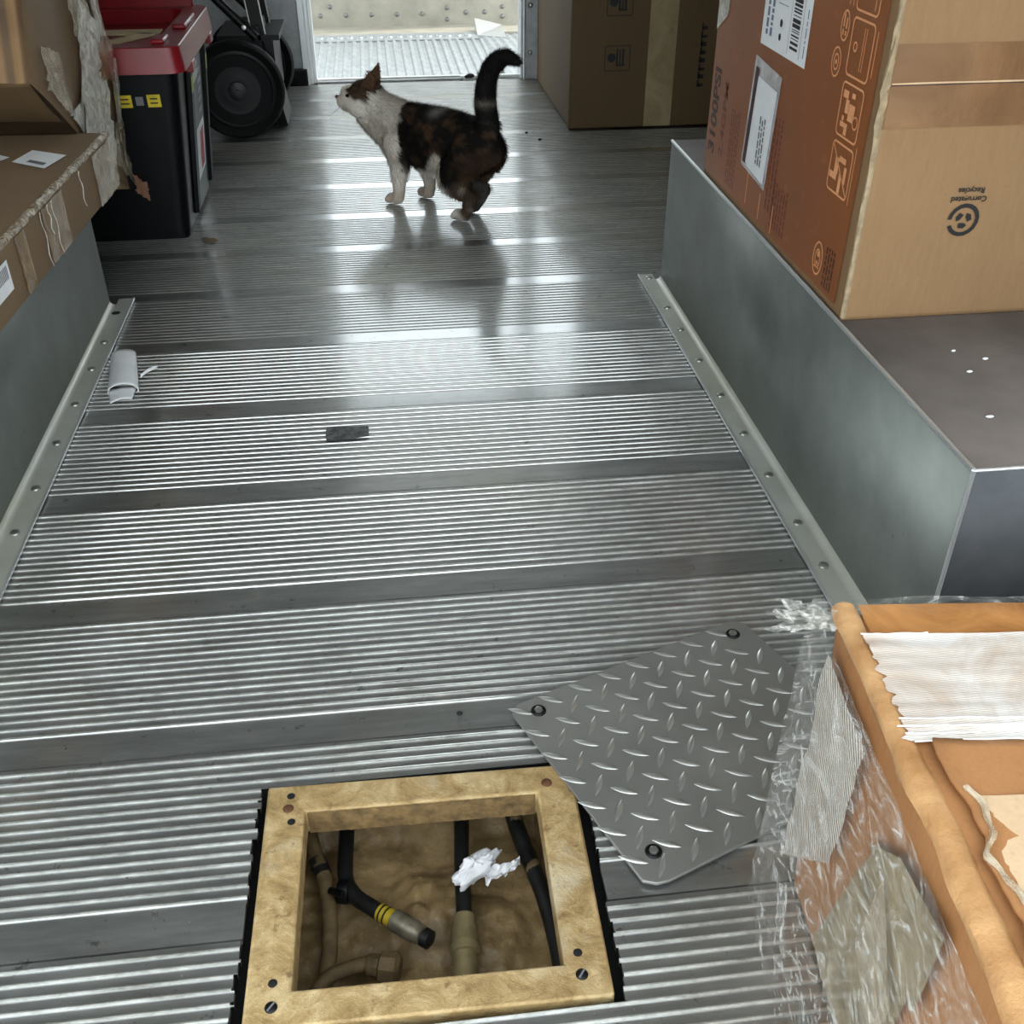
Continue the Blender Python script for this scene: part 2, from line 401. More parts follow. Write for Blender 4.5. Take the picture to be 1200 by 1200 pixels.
b = MB(); b.box(-0.30, 0.44, Ye, Ye+0.15, -0.012, 0.002); nos = b.build('nosing_strip', M_cab, cab)
b = MB(); b.lathe([(0.0165, 0.0), (0.015, 0.004), (0.010, 0.007), (0.009, 0.007), (0.007, 0.002), (0.001, 0.001)], (0, 0, 0), (0, 0, 1), 12)
gr = b.build('grip_ring', M_cab, nos, proto=True); x = -0.275; first = True
while x < 0.43:
    if first: gr.location = Vector((x, Ye+0.06, 0.002))-WL[nos.name]; first = False
    else: place(gr, (x, Ye+0.06, 0.002), nos)
    x += 0.042
b = MB(); b.hexa([(0.44, Ye+0.06, -0.01), (0.56, Ye+0.02, -0.01), (0.56, Ye+0.2, 0.0), (0.44, Ye+0.2, 0.0), (0.44, Ye+0.06, 0.004), (0.56, Ye+0.02, 0.0), (0.56, Ye+0.2, 0.02), (0.44, Ye+0.2, 0.05)])
b.build('corner_gusset', M_bright, cab)
b = MB(); b.box(-0.60, 0.95, Ye+0.15, Ye+0.35, -0.012, 0.0); b.box(-0.60, 0.95, Ye+0.35, Ye+0.37, -0.012, 0.55); rp = b.build('riser_panel', M_riser, cab)
b = MB(); b.lathe([(0.010, 0.0), (0.0095, 0.004), (0.006, 0.007), (0.001, 0.0075)], (0, 0, 0), (0, -1, 0), 12)
M_stud = plain('grey_rivet', col(140,140,138), 0.4, 0.7)
rv2 = b.build('rivet', M_stud, rp, proto=True)
Yr = Ye+0.35
pts = [(-0.235+0.113*i, 0.047) for i in range(5)]+[(0.33, 0.07), (0.33, 0.022), (0.415, 0.05), (0.50, 0.05), (0.58, 0.07), (0.58, 0.03), (-0.19, 0.083), (0.0, 0.16), (0.2, 0.16)]
rv2.location = Vector((pts[0][0], Yr, pts[0][1]))-WL[rp.name]
for x, z in pts[1:]: place(rv2, (x, Yr, z), rp)
# the cab's own shell (dash, pillars, header) around the windscreen
b = MB(); b.box(-XW, XW, 5.22, 5.27, -0.02, 0.58); b.box(-XW, XW, 5.22, 5.27, 1.90, 2.0)
b.box(-XW, -1.08, 5.22, 5.27, 0.58, 1.90); b.box(1.08, XW, 5.22, 5.27, 0.58, 1.90)
struct('wall_cab', b, M_grey)
t = NT('windscreen_glass'); t.set(Roughness=0.02, Alpha=0.06)
b = MB(); b.box(-1.08, 1.08, 5.24, 5.246, 0.58, 1.90); struct('window_1', b, t.m)
b = MB(); b.box(-XW, XW, Yb+0.05, 5.22, -0.06, -0.02); struct('floor_cab', b, M_grey)

# ================================================================== floor planks
SEAM = [0.345, 0.5839, 0.8153, 1.0538, 1.3085, 1.5694, 1.8285, 2.0761, 2.3162, 2.5400, 2.7833, 3.0247, 3.2684, 3.5145, 3.7573, 4.006]
HX0, HX1, HY0, HY1 = -0.178, 0.158, 0.484, 0.758     # hatch cut-out
def hx_left(y): return HX0+0.008*(y-HY0)/(HY1-HY0)
def hx_right(y): return HX1+0.006*(y-HY0)/(HY1-HY0)
fl = bpy.data.objects.new('floor', None); COL.objects.link(fl); fl['kind'] = 'structure'; WL[fl.name] = Vector()
for i in range(len(SEAM)-1):
    y0, y1 = SEAM[i], SEAM[i+1]; P = y1-y0; flat = P*0.165; nr = 15; pit = (P-flat-0.002)/nr
    RH = 0.0024 if y0 < 1.2 else (0.0018 if y0 < 1.7 else 0.0012)      # ribs are worn lower along the aisle
    pr = [(y0, -0.006), (y0+0.0008, -0.006), (y0+0.0014, 0.0), (y0+flat, 0.0)]
    for k in range(nr):
        a = y0+flat+pit*k; w = pit*0.34
        pr += [(a+pit*0.33, 0.0)]+[(a+pit*0.33+w*f, RH*h) for f, h in ((0.16, 0.8), (0.5, 1.0), (0.84, 0.8))]+[(a+pit*0.33+w, 0.0)]
    pr += [(y1-0.0006, 0.0), (y1, -0.006)]
    out = []
    for q in range(len(pr)):
        out.append(pr[q])
        if q+1 < len(pr):
            for yc in (HY0, HY1):
                if pr[q][0] < yc < pr[q+1][0]:
                    f = (yc-pr[q][0])/(pr[q+1][0]-pr[q][0]); out.append((yc, pr[q][1]+f*(pr[q+1][1]-pr[q][1])))
    pieces = [MB(), MB()]; cut = False
    jl = 0; jr = 0
    for q in range(len(out)-1):
        (ya, za), (yb, zb) = out[q], out[q+1]; ym = (ya+yb)/2
        if HY0 < ym < HY1:
            cut = True
            if R.random() < 0.3: jl = R.uniform(-0.003, 0.002); jr = R.uniform(-0.002, 0.003)
            xa = hx_left(ym)+jl; xb = hx_right(ym)+jr
            pieces[0].add([(-XW, ya, za), (xa, ya, za), (xa, yb, zb), (-XW, yb, zb), (xa, ya, -0.006), (xa, yb, -0.006)], [(0,1,2,3), (1,4,5,2)])
            pieces[1].add([(xb, ya, za), (XW, ya, za), (XW, yb, zb), (xb, yb, zb), (xb, ya, -0.006), (xb, yb, -0.006)], [(0,1,2,3), (0,3,5,4)])
        else:
            pieces[0].add([(-XW, ya, za), (XW, ya, za), (XW, yb, zb), (-XW, yb, zb)], [(0,1,2,3)])
    for pc in pieces:
        if pc.v: pc.build('floor_plank', M_floor, fl)
b = MB(); b.box(-XW, XW, 0.22, 0.345, -0.03, 0.0); b.build('rear_sill', M_flange, fl)
# subfloor around the cut-out and its dark lining
b = MB()
for x0, x1, y0, y1 in ((-XW, HX0-0.02, 0.3, Yb), (HX1+0.03, XW, 0.3, Yb), (HX0-0.02, HX1+0.03, 0.3, HY0-0.004), (HX0-0.02, HX1+0.03, HY1+0.004, Yb)):
    b.box(x0, x1, y0, y1, -0.05, -0.0065)
b.build('subfloor', M_gasket, fl)

# ================================================================== wheel housings
def housing(name, sx, x_in, z_top, label, rivets_y, y0, y1):
    t = thing(name, (sx*0.85, 1.4, 0), label, 'wheel arch')
    X1 = XW-0.002
    b = MB(); b.add([(sx*x_in, y0, 0.001), (sx*x_in, y1, 0.001), (sx*x_in, y1, z_top), (sx*x_in, y0, z_top)], [(0,1,2,3)]); b.build('side_panel', M_arch, t, solid=0.002)
    b = MB(); b.add([(sx*x_in, y0, z_top), (sx*x_in, y1, z_top), (sx*X1, y1, z_top), (sx*X1, y0, z_top)], [(0,1,2,3)]); b.build('top_panel', M_archtop, t, solid=0.002)
    b = MB()
    b.quad((sx*x_in, y0, 0.001), (sx*X1, y0, 0.001), (sx*X1, y0, z_top), (sx*x_in, y0, z_top))
    b.build('end_panel', M_archend, t, solid=0.002)
    b = MB(); b.quad((sx*x_in, y1, 0.001), (sx*X1, y1, 0.001), (sx*X1, y1, z_top), (sx*x_in, y1, z_top)); b.build('end_panel', M_arch, t, solid=0.002)
    b = MB()
    b.tube([(sx*x_in, y0, z_top), (sx*x_in, y1, z_top)], 0.003, 8); b.tube([(sx*x_in, y0, 0.002), (sx*x_in, y0, z_top)], 0.0025, 8); b.tube([(sx*x_in, y0, z_top), (sx*X1, y0, z_top)], 0.0022, 8)
    b.build('worn_edge', M_bright, t)
    # bottom flange: bent foot of the panel, lying on the floor ribs
    xi = x_in-0.042
    b = MB(); b.hexa([(sx*xi, y0, 0.0032), (sx*(x_in-0.012), y0, 0.0032), (sx*(x_in-0.012), y1+0.03, 0.0032), (sx*xi, y1+0.03, 0.0032), (sx*xi, y0, 0.0062), (sx*(x_in-0.012), y0, 0.0062), (sx*(x_in-0.012), y1+0.03, 0.0062), (sx*xi, y1+0.03, 0.0062)])
    b.grid(lambda u, v: (sx*(x_in-0.012+0.012*math.sin(u*PI/2)), y0+v*(y1-y0), 0.0062+0.012*(1-math.cos(u*PI/2))), 5, 1)
    fg = b.build('flange', M_flange, t)
    b = MB(); b.box(sx*(xi-0.0006), sx*(xi+0.0022), y0, y1+0.032, 0.0030, 0.0072); b.build('bright_edge', M_bright, fg)
    b = MB(); b.lathe([(0.0072, 0.0), (0.0066, 0.0022), (0.0035, 0.0036), (0.0005, 0.0038)], (0, 0, 0), (0, 0, 1), 12)
    rv = b.build('rivet', M_rivet, fg, proto=True)
    for k, y in enumerate(rivets_y):
        p = (sx*(xi+0.019), y, 0.0062)
        if k == 0: rv.location = Vector(p)-WL[fg.name]
        else: place(rv, p, fg)
    return t
wr = housing('wheel_housing', 1, 0.567, 0.292, 'galvanised steel wheel arch carrying the orange box, right of aisle', [2.063, 1.905, 1.80, 1.666, 1.53, 1.40, 1.275, 1.148, 1.048, 0.93], 0.826, 2.055)
wl = housing('wheel_housing', -1, 0.567, 0.26, 'galvanised steel wheel arch under the flat taped carton, left of aisle', [1.876, 1.764, 1.631, 1.502, 1.37, 1.256, 1.13, 1.0, 0.9], 0.826, 2.055)
b = MB(); b.lathe([(0.009, 0.0), (0.004, 0.0006)], (-0.548, 2.013, 0.0063), (0, 0, 1), 10); b.build('empty_rivet_hole', M_ink, wl)
for px, py, s in ((0.66, 1.02, 0.006), (0.69, 1.05, 0.005), (0.66, 0.95, 0.004), (0.675, 1.08, 0.004)):
    pass
crumbs = MB()
for px, py, s in ((0.665, 1.03, 0.004), (0.70, 1.06, 0.004), (0.635, 0.925, 0.005), (0.672, 1.085, 0.003)):
    crumbs.ell((px, py, 0.2945), (s, s*0.5, 0.0015), 8, 4)
tag(crumbs.build('paper_crumbs', M_white, None), 'tiny white paper crumbs scattered on tarnished right wheel arch top', 'crumbs', kind='stuff')

# ================================================================== hatch
hx, hy = -0.0075, 0.6235
HR = Matrix.Translation((hx, hy, 0)) @ Matrix.Rotation(-0.018, 4, 'Z')
hat = thing('hatch_frame', (hx, hy, 0), 'tan flaking painted metal frame around the open floor hatch', 'hatch frame')
b = MB(); b.x = HR
ow, oh, fw = 0.158, 0.1305, 0.0375
zt = 0.0035; zb = -0.030
O = [(-ow,-oh), (ow,-oh), (ow,oh), (-ow,oh)]; iw, ih = ow-fw-0.002, oh-fw+0.009
# rounded inner opening
inner = rrect(-iw, iw, -ih+0.004, ih-0.006, 0.006, 3)
outer = []
for (x, y) in inner:
    outer.append((max(-ow, min(ow, x*ow/iw*1.0 if abs(x) >= iw-0.0061 else x*ow/iw)), (oh if y > 0 else -oh)) if abs(y) >= ih-0.0125 and abs(x) < iw-0.0061 else ((ow if x > 0 else -ow), max(-oh, min(oh, y*oh/ih))))
n = len(inner)
# top ring as four mitred bars
I4 = [(-iw, -ih+0.004), (iw, -ih+0.004), (iw, ih-0.006), (-iw, ih-0.006)]
vs = [(x, y, zb) for x, y in O]+[(x, y, zt) for x, y in O]+[(x, y, zt) for x, y in I4]+[(x, y, zb) for x, y in I4]
b.add(vs, [(r_*4+k, r_*4+(k+1)%4, ((r_+1)%4)*4+(k+1)%4, ((r_+1)%4)*4+k) for r_ in range(4) for k in range(4)])
b.build('frame_ring', M_frame, hat, bevel=0.0025)
b = MB(); b.x = HR
for x0, x1, y0, y1 in ((-ow-0.03, -ow+0.012, -oh-0.02, oh+0.02), (ow-0.012, ow+0.03, -oh-0.02, oh+0.02), (-ow, ow, -oh-0.02, -oh+0.012), (-ow, ow, oh-0.012, oh+0.02)):
    b.box(x0, x1, y0, y1, -0.048, -0.031)
b.build('gap_lining', M_gasket, fl)
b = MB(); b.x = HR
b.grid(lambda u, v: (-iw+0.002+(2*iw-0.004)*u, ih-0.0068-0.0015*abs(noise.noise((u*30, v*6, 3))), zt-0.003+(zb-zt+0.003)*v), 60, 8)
b.build('shaded_dirty_wall', plain('shaded_caked_dirt', col(112,88,54), 0.7, 0, 0.35, 90, 0.8), hat)  # caked dirt, with the shade of the far wall put into its colour
# four corner screws
def screw(mb, x, y, z):
    mb.lathe([(0.0058, 0.0), (0.0055, 0.0012), (0.004, 0.0022), (0.0005, 0.0024)], (x, y, z), (0, 0, 1), 14)
for (x, y), m in (((-0.144, 0.514), M_blackmetal), ((0.123, 0.512), M_blackmetal), ((-0.141, 0.726), M_rust), ((0.124, 0.728), M_rust)):
    b = MB(); screw(b, x, y, zt-0.0008); s = b.build('screw', m, hat)
    if m is M_blackmetal:
        b = MB(); b.x = Matrix.Translation((x, y, zt+0.0014)) @ Matrix.Rotation(0.9, 4, 'Z'); b.box(-0.0045, 0.0045, -0.0008, 0.0008, 0, 0.0004); b.build('screw_slot', M_greyink, s)
for x, y in ((-0.137, 0.709), (-0.144, 0.536), (0.123, 0.533), (-0.139, 0.742)):
    b = MB(); b.lathe([(0.0042, 0.0), (0.002, 0.0003)], (x, y, zt+0.0001), (0, 0, 1), 12); b.build('screw_hole', M_ink, hat)
# muddy pan under the hatch
def pan(u, v):
    x = -0.30+0.60*u; y = 0.36+0.66*v
    z = -0.163+0.012*noise.noise((x*9, y*9, 1.3))+0.009*noise.noise((x*28, y*28, 4.0))+0.004*noise.noise((x*70, y*70, 2.0))
    d = math.hypot((x+0.01)/0.060, (y-0.70)/0.058)
    if d < 1: z += 0.016*(1-d*d)+0.012*(1-d)*noise.noise((x*60, y*60, 7.0))
    d = math.hypot((x-0.055)/0.045, (y-0.66)/0.06)
    if d < 1: z += 0.020*(1-d*d)
    d = math.hypot((x+0.07)/0.05, (y-0.585)/0.04)
    if d < 1: z += 0.012*(1-d*d)
    if x < -0.15: z += (-0.15-x)*1.1
    if x > 0.125: z += (x-0.125)*1.6
    z += max(0, y-0.80)*0.5
    return (x, y, min(z, -0.060))
b = MB(); b.grid(pan, 130, 140)
tag(b.build('underbody_pan', M_mud, None), 'mud-caked brown underbody seen through the open floor hatch', 'underbody')
b = MB()
for x0, x1, y0, y1 in ((-0.31, -0.30, 0.35, 1.03), (0.30, 0.31, 0.35, 1.03), (-0.31, 0.31, 0.34, 0.35), (-0.31, 0.31, 1.02, 1.03)):
    b.box(x0, x1, y0, y1, -0.22, -0.05)
b.build('pit_wall', M_gasket, fl)
# hoses in the pit
def hose(name, path, r, m, label, cat='hose', n=12):
    t = thing(name, path[0], label, cat); b = MB(); b.tube(path, r, n); b.build('hose_body', m, t); return t
def spline(pts, n=8):
    P = [Vector(p) for p in pts]; out = []
    for i in range(len(P)-1):
        p0 = P[max(i-1, 0)]; p1 = P[i]; p2 = P[i+1]; p3 = P[min(i+2, len(P)-1)]
        for k in range(n):
            t = k/n; out.append(0.5*((2*p1)+(p2-p0)*t+(2*p0-5*p1+4*p2-p3)*t*t+(3*p1-p0-3*p2+p3)*t**3))
    out.append(P[-1]); return out
h1 = hose('muddy_hose', spline([(-0.150, 0.86, -0.12), (-0.132, 0.78, -0.125), (-0.116, 0.725, -0.130), (-0.112, 0.66, -0.14), (-0.122, 0.58, -0.148), (-0.13, 0.50, -0.15)]), 0.0085, M_hosetan, 'muddy tan hose with black bands along the left side of hatch')
for y, x in ((0.757, -0.126), (0.745, -0.121)):
    b = MB(); b.tube([(x-0.0015, y+0.005, -0.1275), (x+0.0015, y-0.003, -0.1285)], 0.0098, 12); b.build('black_band', M_hose, h1)
h2 = hose('brake_hose', spline([(-0.094, 0.90, -0.125), (-0.094, 0.80, -0.125), (-0.095, 0.735, -0.125), (-0.085, 0.708, -0.123), (-0.068, 0.690, -0.120), (-0.055, 0.678, -0.118)]), 0.0088, M_hose, 'black hose bending into a yellow-banded silver fitting in the hatch')
d = Vector((0.74, -0.62, 0.06)).normalized(); p = Vector((-0.058, 0.681, -0.118))
b = MB(); b.tube([p, p+d*0.018], 0.0095, 12); b.build('yellow_band', plain('yellow_band_paint', col(176,150,34), 0.5), h2)
b = MB(); b.tube([p+d*0.003, p+d*0.005], 0.0098, 12); b.tube([p+d*0.009, p+d*0.011], 0.0098, 12); b.build('band_stripe', M_hose, h2)
b = MB(); b.lathe([(0.0095, 0.018), (0.0115, 0.019), (0.0115, 0.047), (0.0100, 0.049), (0.0100, 0.056), (0.0085, 0.057)], p, d, 12); b.build('silver_fitting', M_silver, h2)
b = MB(); b.lathe([(0.0085, 0.057), (0.010, 0.058), (0.010, 0.066), (0.006, 0.068)], p, d, 12); b.build('black_cap', M_hose, h2)
b = MB(); b.lathe([(0.0125, 0.0), (0.0130, 0.003), (0.0130, 0.010), (0.0125, 0.012)], Vector((-0.102, 0.715, -0.124)), (1, -0.2, 0.1), 14); b.lathe([(0.004, 0.0), (0.004, 0.02)], (-0.110, 0.712, -0.116), (0.6, -0.5, 0.3), 8)
b.build('hose_clamp', M_blackmetal, h2)
h3 = hose('air_hose', spline([(0.042, 0.90, -0.128), (0.038, 0.81, -0.128), (0.033, 0.74, -0.128), (0.030, 0.672, -0.128)]), 0.0088, M_hose, 'straight black hose under the tissue ending in a tan ribbed fitting')
b = MB(); b.lathe([(0.0092, 0.0), (0.0115, 0.002), (0.0115, 0.014), (0.0135, 0.015), (0.0140, 0.030), (0.0128, 0.031), (0.0128, 0.033), (0.0155, 0.034), (0.0155, 0.042), (0.0125, 0.043), (0.0135, 0.075)], (0.030, 0.674, -0.128), (-0.06, -1, -0.12), 16)
b.build('ribbed_fitting', M_fitting, h3)
h4 = hose('power_cable', spline([(0.085, 0.90, -0.115), (0.094, 0.81, -0.12), (0.105, 0.745, -0.125), (0.117, 0.69, -0.128), (0.124, 0.62, -0.135), (0.122, 0.52, -0.14)]), 0.0095, M_hose, 'black cable with muddy patches along the right side of hatch', 'cable')
for u in ((0.0985, 0.785, -0.122), (0.1105, 0.722, -0.1265)):
    b = MB(); b.ell(u, (0.0098, 0.014, 0.0102), 12, 8); b.build('mud_patch', M_hosetan, h4)
el = thing('pipe_elbow', (-0.09, 0.60, -0.15), 'mud-covered pipe elbow at the near left corner of hatch', 'pipe')
b = MB(); b.tube(spline([(-0.135, 0.585, -0.135), (-0.115, 0.618, -0.131), (-0.085, 0.627, -0.127), (-0.060, 0.628, -0.125)]), 0.0075, 12); b.build('elbow_tube', M_hosetan, el)
b = MB(); b.lathe([(0.010, 0.0), (0.0115, 0.003), (0.0115, 0.012), (0.016, 0.014), (0.017, 0.030), (0.012, 0.034)], (-0.072, 0.627, -0.126), (1, -0.25, 0.0), 8); b.build('hex_nut', M_hosetan, el)
# crumpled white tissue
def crumple(u, v):
    a = u*2*PI; t_ = v*PI
    r = 1+0.45*noise.noise((math.cos(a)*1.7+3, math.sin(a)*1.7, v*3.0))+0.25*noise.noise((math.cos(a)*5, math.sin(a)*5, v*9))
    x = math.sin(t_)*math.cos(a)*r; y = math.sin(t_)*math.sin(a)*r; z = math.cos(t_)*r
    return (0.046+0.024*x+0.004*y, 0.710+0.016*y+0.011*x, -0.101+0.012*z)
b = MB(); b.grid(crumple, 40, 26, smooth=False)
def tail(u, v):
    x = 0.055+0.040*u; y = 0.700+0.018*(u**1.5)+(v-0.5)*0.020*(1-0.55*u)+0.004*noise.noise((u*6, v*4, 2)); z = -0.104+0.007*math.sin(v*7+u*5)*0.6+0.006*noise.noise((u*8, v*6, 9))
    return (x, y, z)
b.grid(tail, 18, 12, smooth=False)
tag(b.build('crumpled_tissue', M_tissue, None), 'crumpled white tissue lying on hoses inside the floor hatch', 'tissue')

# ================================================================== tread plate
pl0 = Vector((0.096, 0.836, 0)); e1 = Vector((0.300, 0.119, 0)).normalized(); e2 = Vector((e1.y, -e1.x, 0)); Lp, Wp = 0.326, 0.272
pc = pl0+e1*Lp/2+e2*Wp/2
tp = thing('tread_plate_cover', (pc.x, pc.y, 0.004), 'grey steel diamond plate hatch cover lying askew beside the opening', 'hatch cover')
def pp(a, c, z): return pl0+e1*a+e2*c+Vector((0, 0, z))
zp = 0.0042; th = 0.004; ch = 0.012
b = MB()
out = [(ch, 0), (Lp-ch, 0), (Lp, ch), (Lp, Wp-ch*0.8), (Lp-ch*0.8, Wp), (ch*2.2, Wp), (ch*1.2, Wp-0.003), (0.004, Wp-ch), (0, ch*0.8)]
b.prism([pp(a, c, zp) for a, c in reversed(out)], (0, 0, th)); b.build('plate', M_plate, tp, bevel=0.001)
zs = zp+th
b = MB(); L2, W2, Hh = 0.0155, 0.0036, 0.0016
vs = []; n = 8
for i in range(n+1):
    s = -1+2*i/n; w = W2*(1-s*s); vs += [(s*L2, -w, 0), (s*L2, -w*0.35, Hh*(1-s*s)**0.7), (s*L2, w*0.35, Hh*(1-s*s)**0.7), (s*L2, w, 0)]
b.add(vs, [(4*i+k, 4*i+4+k, 4*i+5+k, 4*i+1+k) for i in range(n) for k in range(3)], True)
lug = b.build('tread_lug', M_lug, tp, proto=True); first = True
ang = math.atan2(e1.y, e1.x)
bolts = [(0.028, 0.021), (0.300, 0.022), (0.032, 0.238), (0.298, 0.238)]
for i in range(0, 18):
    for j in range(0, 15):
        if (i+j) % 2: continue
        a = 0.010+0.0196*i; c = 0.012+0.0187*j
        if a > Lp-0.008 or c > Wp-0.006: continue
        if any(math.hypot(a-q[0], c-q[1]) < 0.014 for q in bolts): continue
        rz = ang+(-PI/4 if i % 2 == 0 else PI/4)
        p = pp(a, c, zs-0.0001)
        if first: lug.location = p-WL[tp.name]; lug.rotation_euler = (0, 0, rz); first = False
        else: place(lug, p, tp, rz)
for a, c in bolts:
    p = pp(a, c, zs)
    b = MB(); b.lathe([(0.0085, -0.001), (0.0085, 0.0012), (0.0075, 0.0022), (0.0068, 0.0022), (0.0060, 0.0008), (0.0006, 0.0008)], p, (0, 0, 1), 16); bo = b.build('bolt', M_blackmetal, tp)
    b = MB(); b.lathe([(0.0052, 0.0009), (0.0050, 0.0030), (0.0036, 0.0036), (0.0005, 0.0030)], p, (0, 0, 1), 6); b.build('bolt_head', M_rivet, bo)

# ================================================================== boxes: a soft, slightly crushed carton
def soft_box(corners, *a_, open_bottom=False, **k_):
    return _soft(corners, open_bottom, *a_, **k_)
def _soft(corners, open_bottom, nx=14, ny=14, nz=10, amp=0.003, rnd=0.006, seed=0.0, freq=7, bulge=None):
    """corners: 8 points like MB.hexa; a subdivided shell with rounded edges and uneven faces"""
    c = [Vector(p) for p in corners]; mb = MB()
    sz = ((c[1]-c[0]).length, (c[3]-c[0]).length, (c[4]-c[0]).length)
    def P(u, v, w):
        p = (((c[0]*(1-u)+c[1]*u)*(1-v)+(c[3]*(1-u)+c[2]*u)*v)*(1-w)+((c[4]*(1-u)+c[5]*u)*(1-v)+(c[7]*(1-u)+c[6]*u)*v)*w)
        q = Vector((u-0.5, v-0.5, w-0.5)); ex = [max(0, rnd/sz[i]-(0.5-abs(q[i])))*sz[i]/rnd for i in range(3)]
        s = sorted(ex, reverse=True)
        pull = 0.32*rnd*s[1]
        ctr = sum(c, Vector())/8
        d = (p-ctr).normalized()
        p = p-d*pull
        nn = Vector((noise.noise(p*freq+Vector((seed, 0, 0))), noise.noise(p*freq+Vector((0, seed+5, 0))), noise.noise(p*freq+Vector((0, 0, seed+9)))))
        p = p+nn*amp*(0.35 if w < 0.001 else 1.0)
        if bulge: p = bulge(p, u, v, w)
        return p
    def lin(n):
        e = 0.5
        a = [0.0, 0.012, 0.03]+[0.03+0.94*(i+1)/(n-1) for i in range(n-2)]+[0.97, 0.988, 1.0]
        return sorted(set(round(t, 5) for t in a))
    U, V, Wd = lin(nx), lin(ny), lin(nz)
    def face(A, B, fn, flip):
        na, nb = len(A), len(B); vs = [fn(a, q) for a in A for q in B]
        fs = [(i*nb+j, (i+1)*nb+j, (i+1)*nb+j+1, i*nb+j+1) for i in range(na-1) for j in range(nb-1)]
        if flip: fs = [tuple(reversed(f)) for f in fs]
        mb.add(vs, fs, True)
    if not open_bottom: face(U, V, lambda a, q: P(a, q, 0), True)
    face(U, V, lambda a, q: P(a, q, 1), False)
    face(U, Wd, lambda a, q: P(a, 0, q), False); face(U, Wd, lambda a, q: P(a, 1, q), True)
    face(V, Wd, lambda a, q: P(0, a, q), True); face(V, Wd, lambda a, q: P(1, a, q), False)
    return mb
def weld(o, d=0.00005):
    m = o.modifiers.new('weld', 'WELD'); m.merge_threshold = d; return o

# ---------------------------------------------------------------- orange carton on the right arch
zt0 = 0.2935; OX, OY0, OY1, OH = 0.570, 1.187, 1.842, 0.576
ob = thing('orange_carton', (0.85, 1.5, zt0), 'orange printed cardboard carton with shipping labels standing on right wheel arch', 'box')
b = soft_box([(OX, OY0, zt0), (1.13, OY0, zt0), (1.13, OY1, zt0), (OX, OY1, zt0), (OX, OY0, zt0+OH), (1.13, OY0, zt0+OH), (1.13, OY1, zt0+OH), (OX, OY1, zt0+OH)], amp=0.0008, rnd=0.004)
weld(b.build('carton_body', M_card, ob))
FL = Face((OX-0.0012, 0, 0), (0, -1, 0), (0, 0, 1), 0.0004)      # left face: x runs towards the camera; use x = -Y, y = z
b = MB(); FL.poly(b, [(-OY1+0.004, zt0+0.010), (-1.30, zt0+0.012), (-1.213, zt0+0.012), (-1.209, zt0+0.25), (-1.211, zt0+OH-0.004), (-OY1+0.004, zt0+OH-0.004)], 0.5)
b.build('printed_panel', M_orange, ob)
b = MB()
FL.text(b, '3100PSI', -1.805, 0.408, 0.046, 0.95, PI/2, 0.0016)
b.build('printed_text', M_browntext, ob)
b = MB(); FL.text(b, '2.4GPM', -1.752, 0.405, 0.030, 1.25, PI/2, 0.0006); b.build('printed_text', M_fainttext, ob)
b = MB()
def bars(F, mb, x0, x1, y0, y1, n, seed, horiz=False, k=1.0):
    r = random.Random(seed)
    for i in range(n):
        if horiz:
            y = y0+(y1-y0)*(i+0.5)/n; x = x0
            while x < x1-0.004:
                w = r.uniform(0.004, 0.02); F.rect(mb, x, min(x+w, x1), y-(y1-y0)/n*0.28, y+(y1-y0)/n*0.28, k); x += w+0.003
        else:
            x = x0+(x1-x0)*(i+0.5)/n; y = y0
            while y < y1-0.004:
                w = r.uniform(0.004, 0.016); F.rect(mb, x-(x1-x0)/n*0.25, x+(x1-x0)/n*0.25, y, min(y+w, y1), k); y += w+0.0025
bars(FL, b, -1.715, -1.665, 0.315, 0.435, 5, 1); bars(FL, b, -1.515, -1.475, 0.335, 0.47, 3, 2); bars(FL, b, -1.485, -1.42, 0.318, 0.385, 6, 3)
b.build('small_print', M_fainttext, ob)
b = MB(); bars(FL, b, -1.265, -1.232, 0.312, 0.366, 4, 4); b.build('small_print', M_browntext, ob)
b = MB()
for x, y0, y1 in ((-1.60, 0.315, 0.37), (-1.535, 0.31, 0.35), (-1.475, 0.308, 0.35)): FL.line(b, (x, y0), (x, y1), 0.003)
# icon column
def flush():
    global b
    b.build('printed_icon', M_orangeline, ob); b = MB()
b.build('print_rule', M_orangeline, ob); b = MB()
def icon_box(y0, y1, x0=-1.300, x1=-1.234): FL.ring(b, rrect(x0, x1, y0, y1, 0.008), 0.0026)
icon_box(0.432, 0.494)
FL.line(b, (-1.298, 0.490), (-1.236, 0.436), 0.0022)
for x, y, w, h in ((-1.285, 0.452, 0.022, 0.008), (-1.262, 0.447, 0.008, 0.024), (-1.278, 0.466, 0.012, 0.02), (-1.262, 0.476, 0.020, 0.007), (-1.250, 0.460, 0.008, 0.02)):
    FL.rect(b, x-w/2, x+w/2, y-h/2, y+h/2)
flush(); icon_box(0.500, 0.564)
for x, y, w, h in ((-1.285, 0.550, 0.016, 0.009), (-1.277, 0.537, 0.010, 0.016), (-1.262, 0.552, 0.010, 0.006), (-1.262, 0.532, 0.018, 0.020), (-1.283, 0.515, 0.014, 0.006), (-1.272, 0.511, 0.009, 0.014), (-1.284, 0.522, 0.006, 0.006)):
    FL.rect(b, x-w/2, x+w/2, y-h/2, y+h/2)
FL.ring(b, circ(-1.247, 0.524, 0.008), 0.002)
flush(); icon_box(0.570, 0.636)
FL.ring(b, circ(-1.283, 0.604, 0.006), 0.0022); FL.line(b, (-1.262, 0.580), (-1.262, 0.628), 0.0016); FL.line(b, (-1.256, 0.580), (-1.256, 0.628), 0.0016)
FL.line(b, (-1.226, 0.580), (-1.226, 0.63), 0.0018); flush(); icon_box(0.642, 0.70); FL.line(b, (-1.246, 0.648), (-1.246, 0.69), 0.0022)
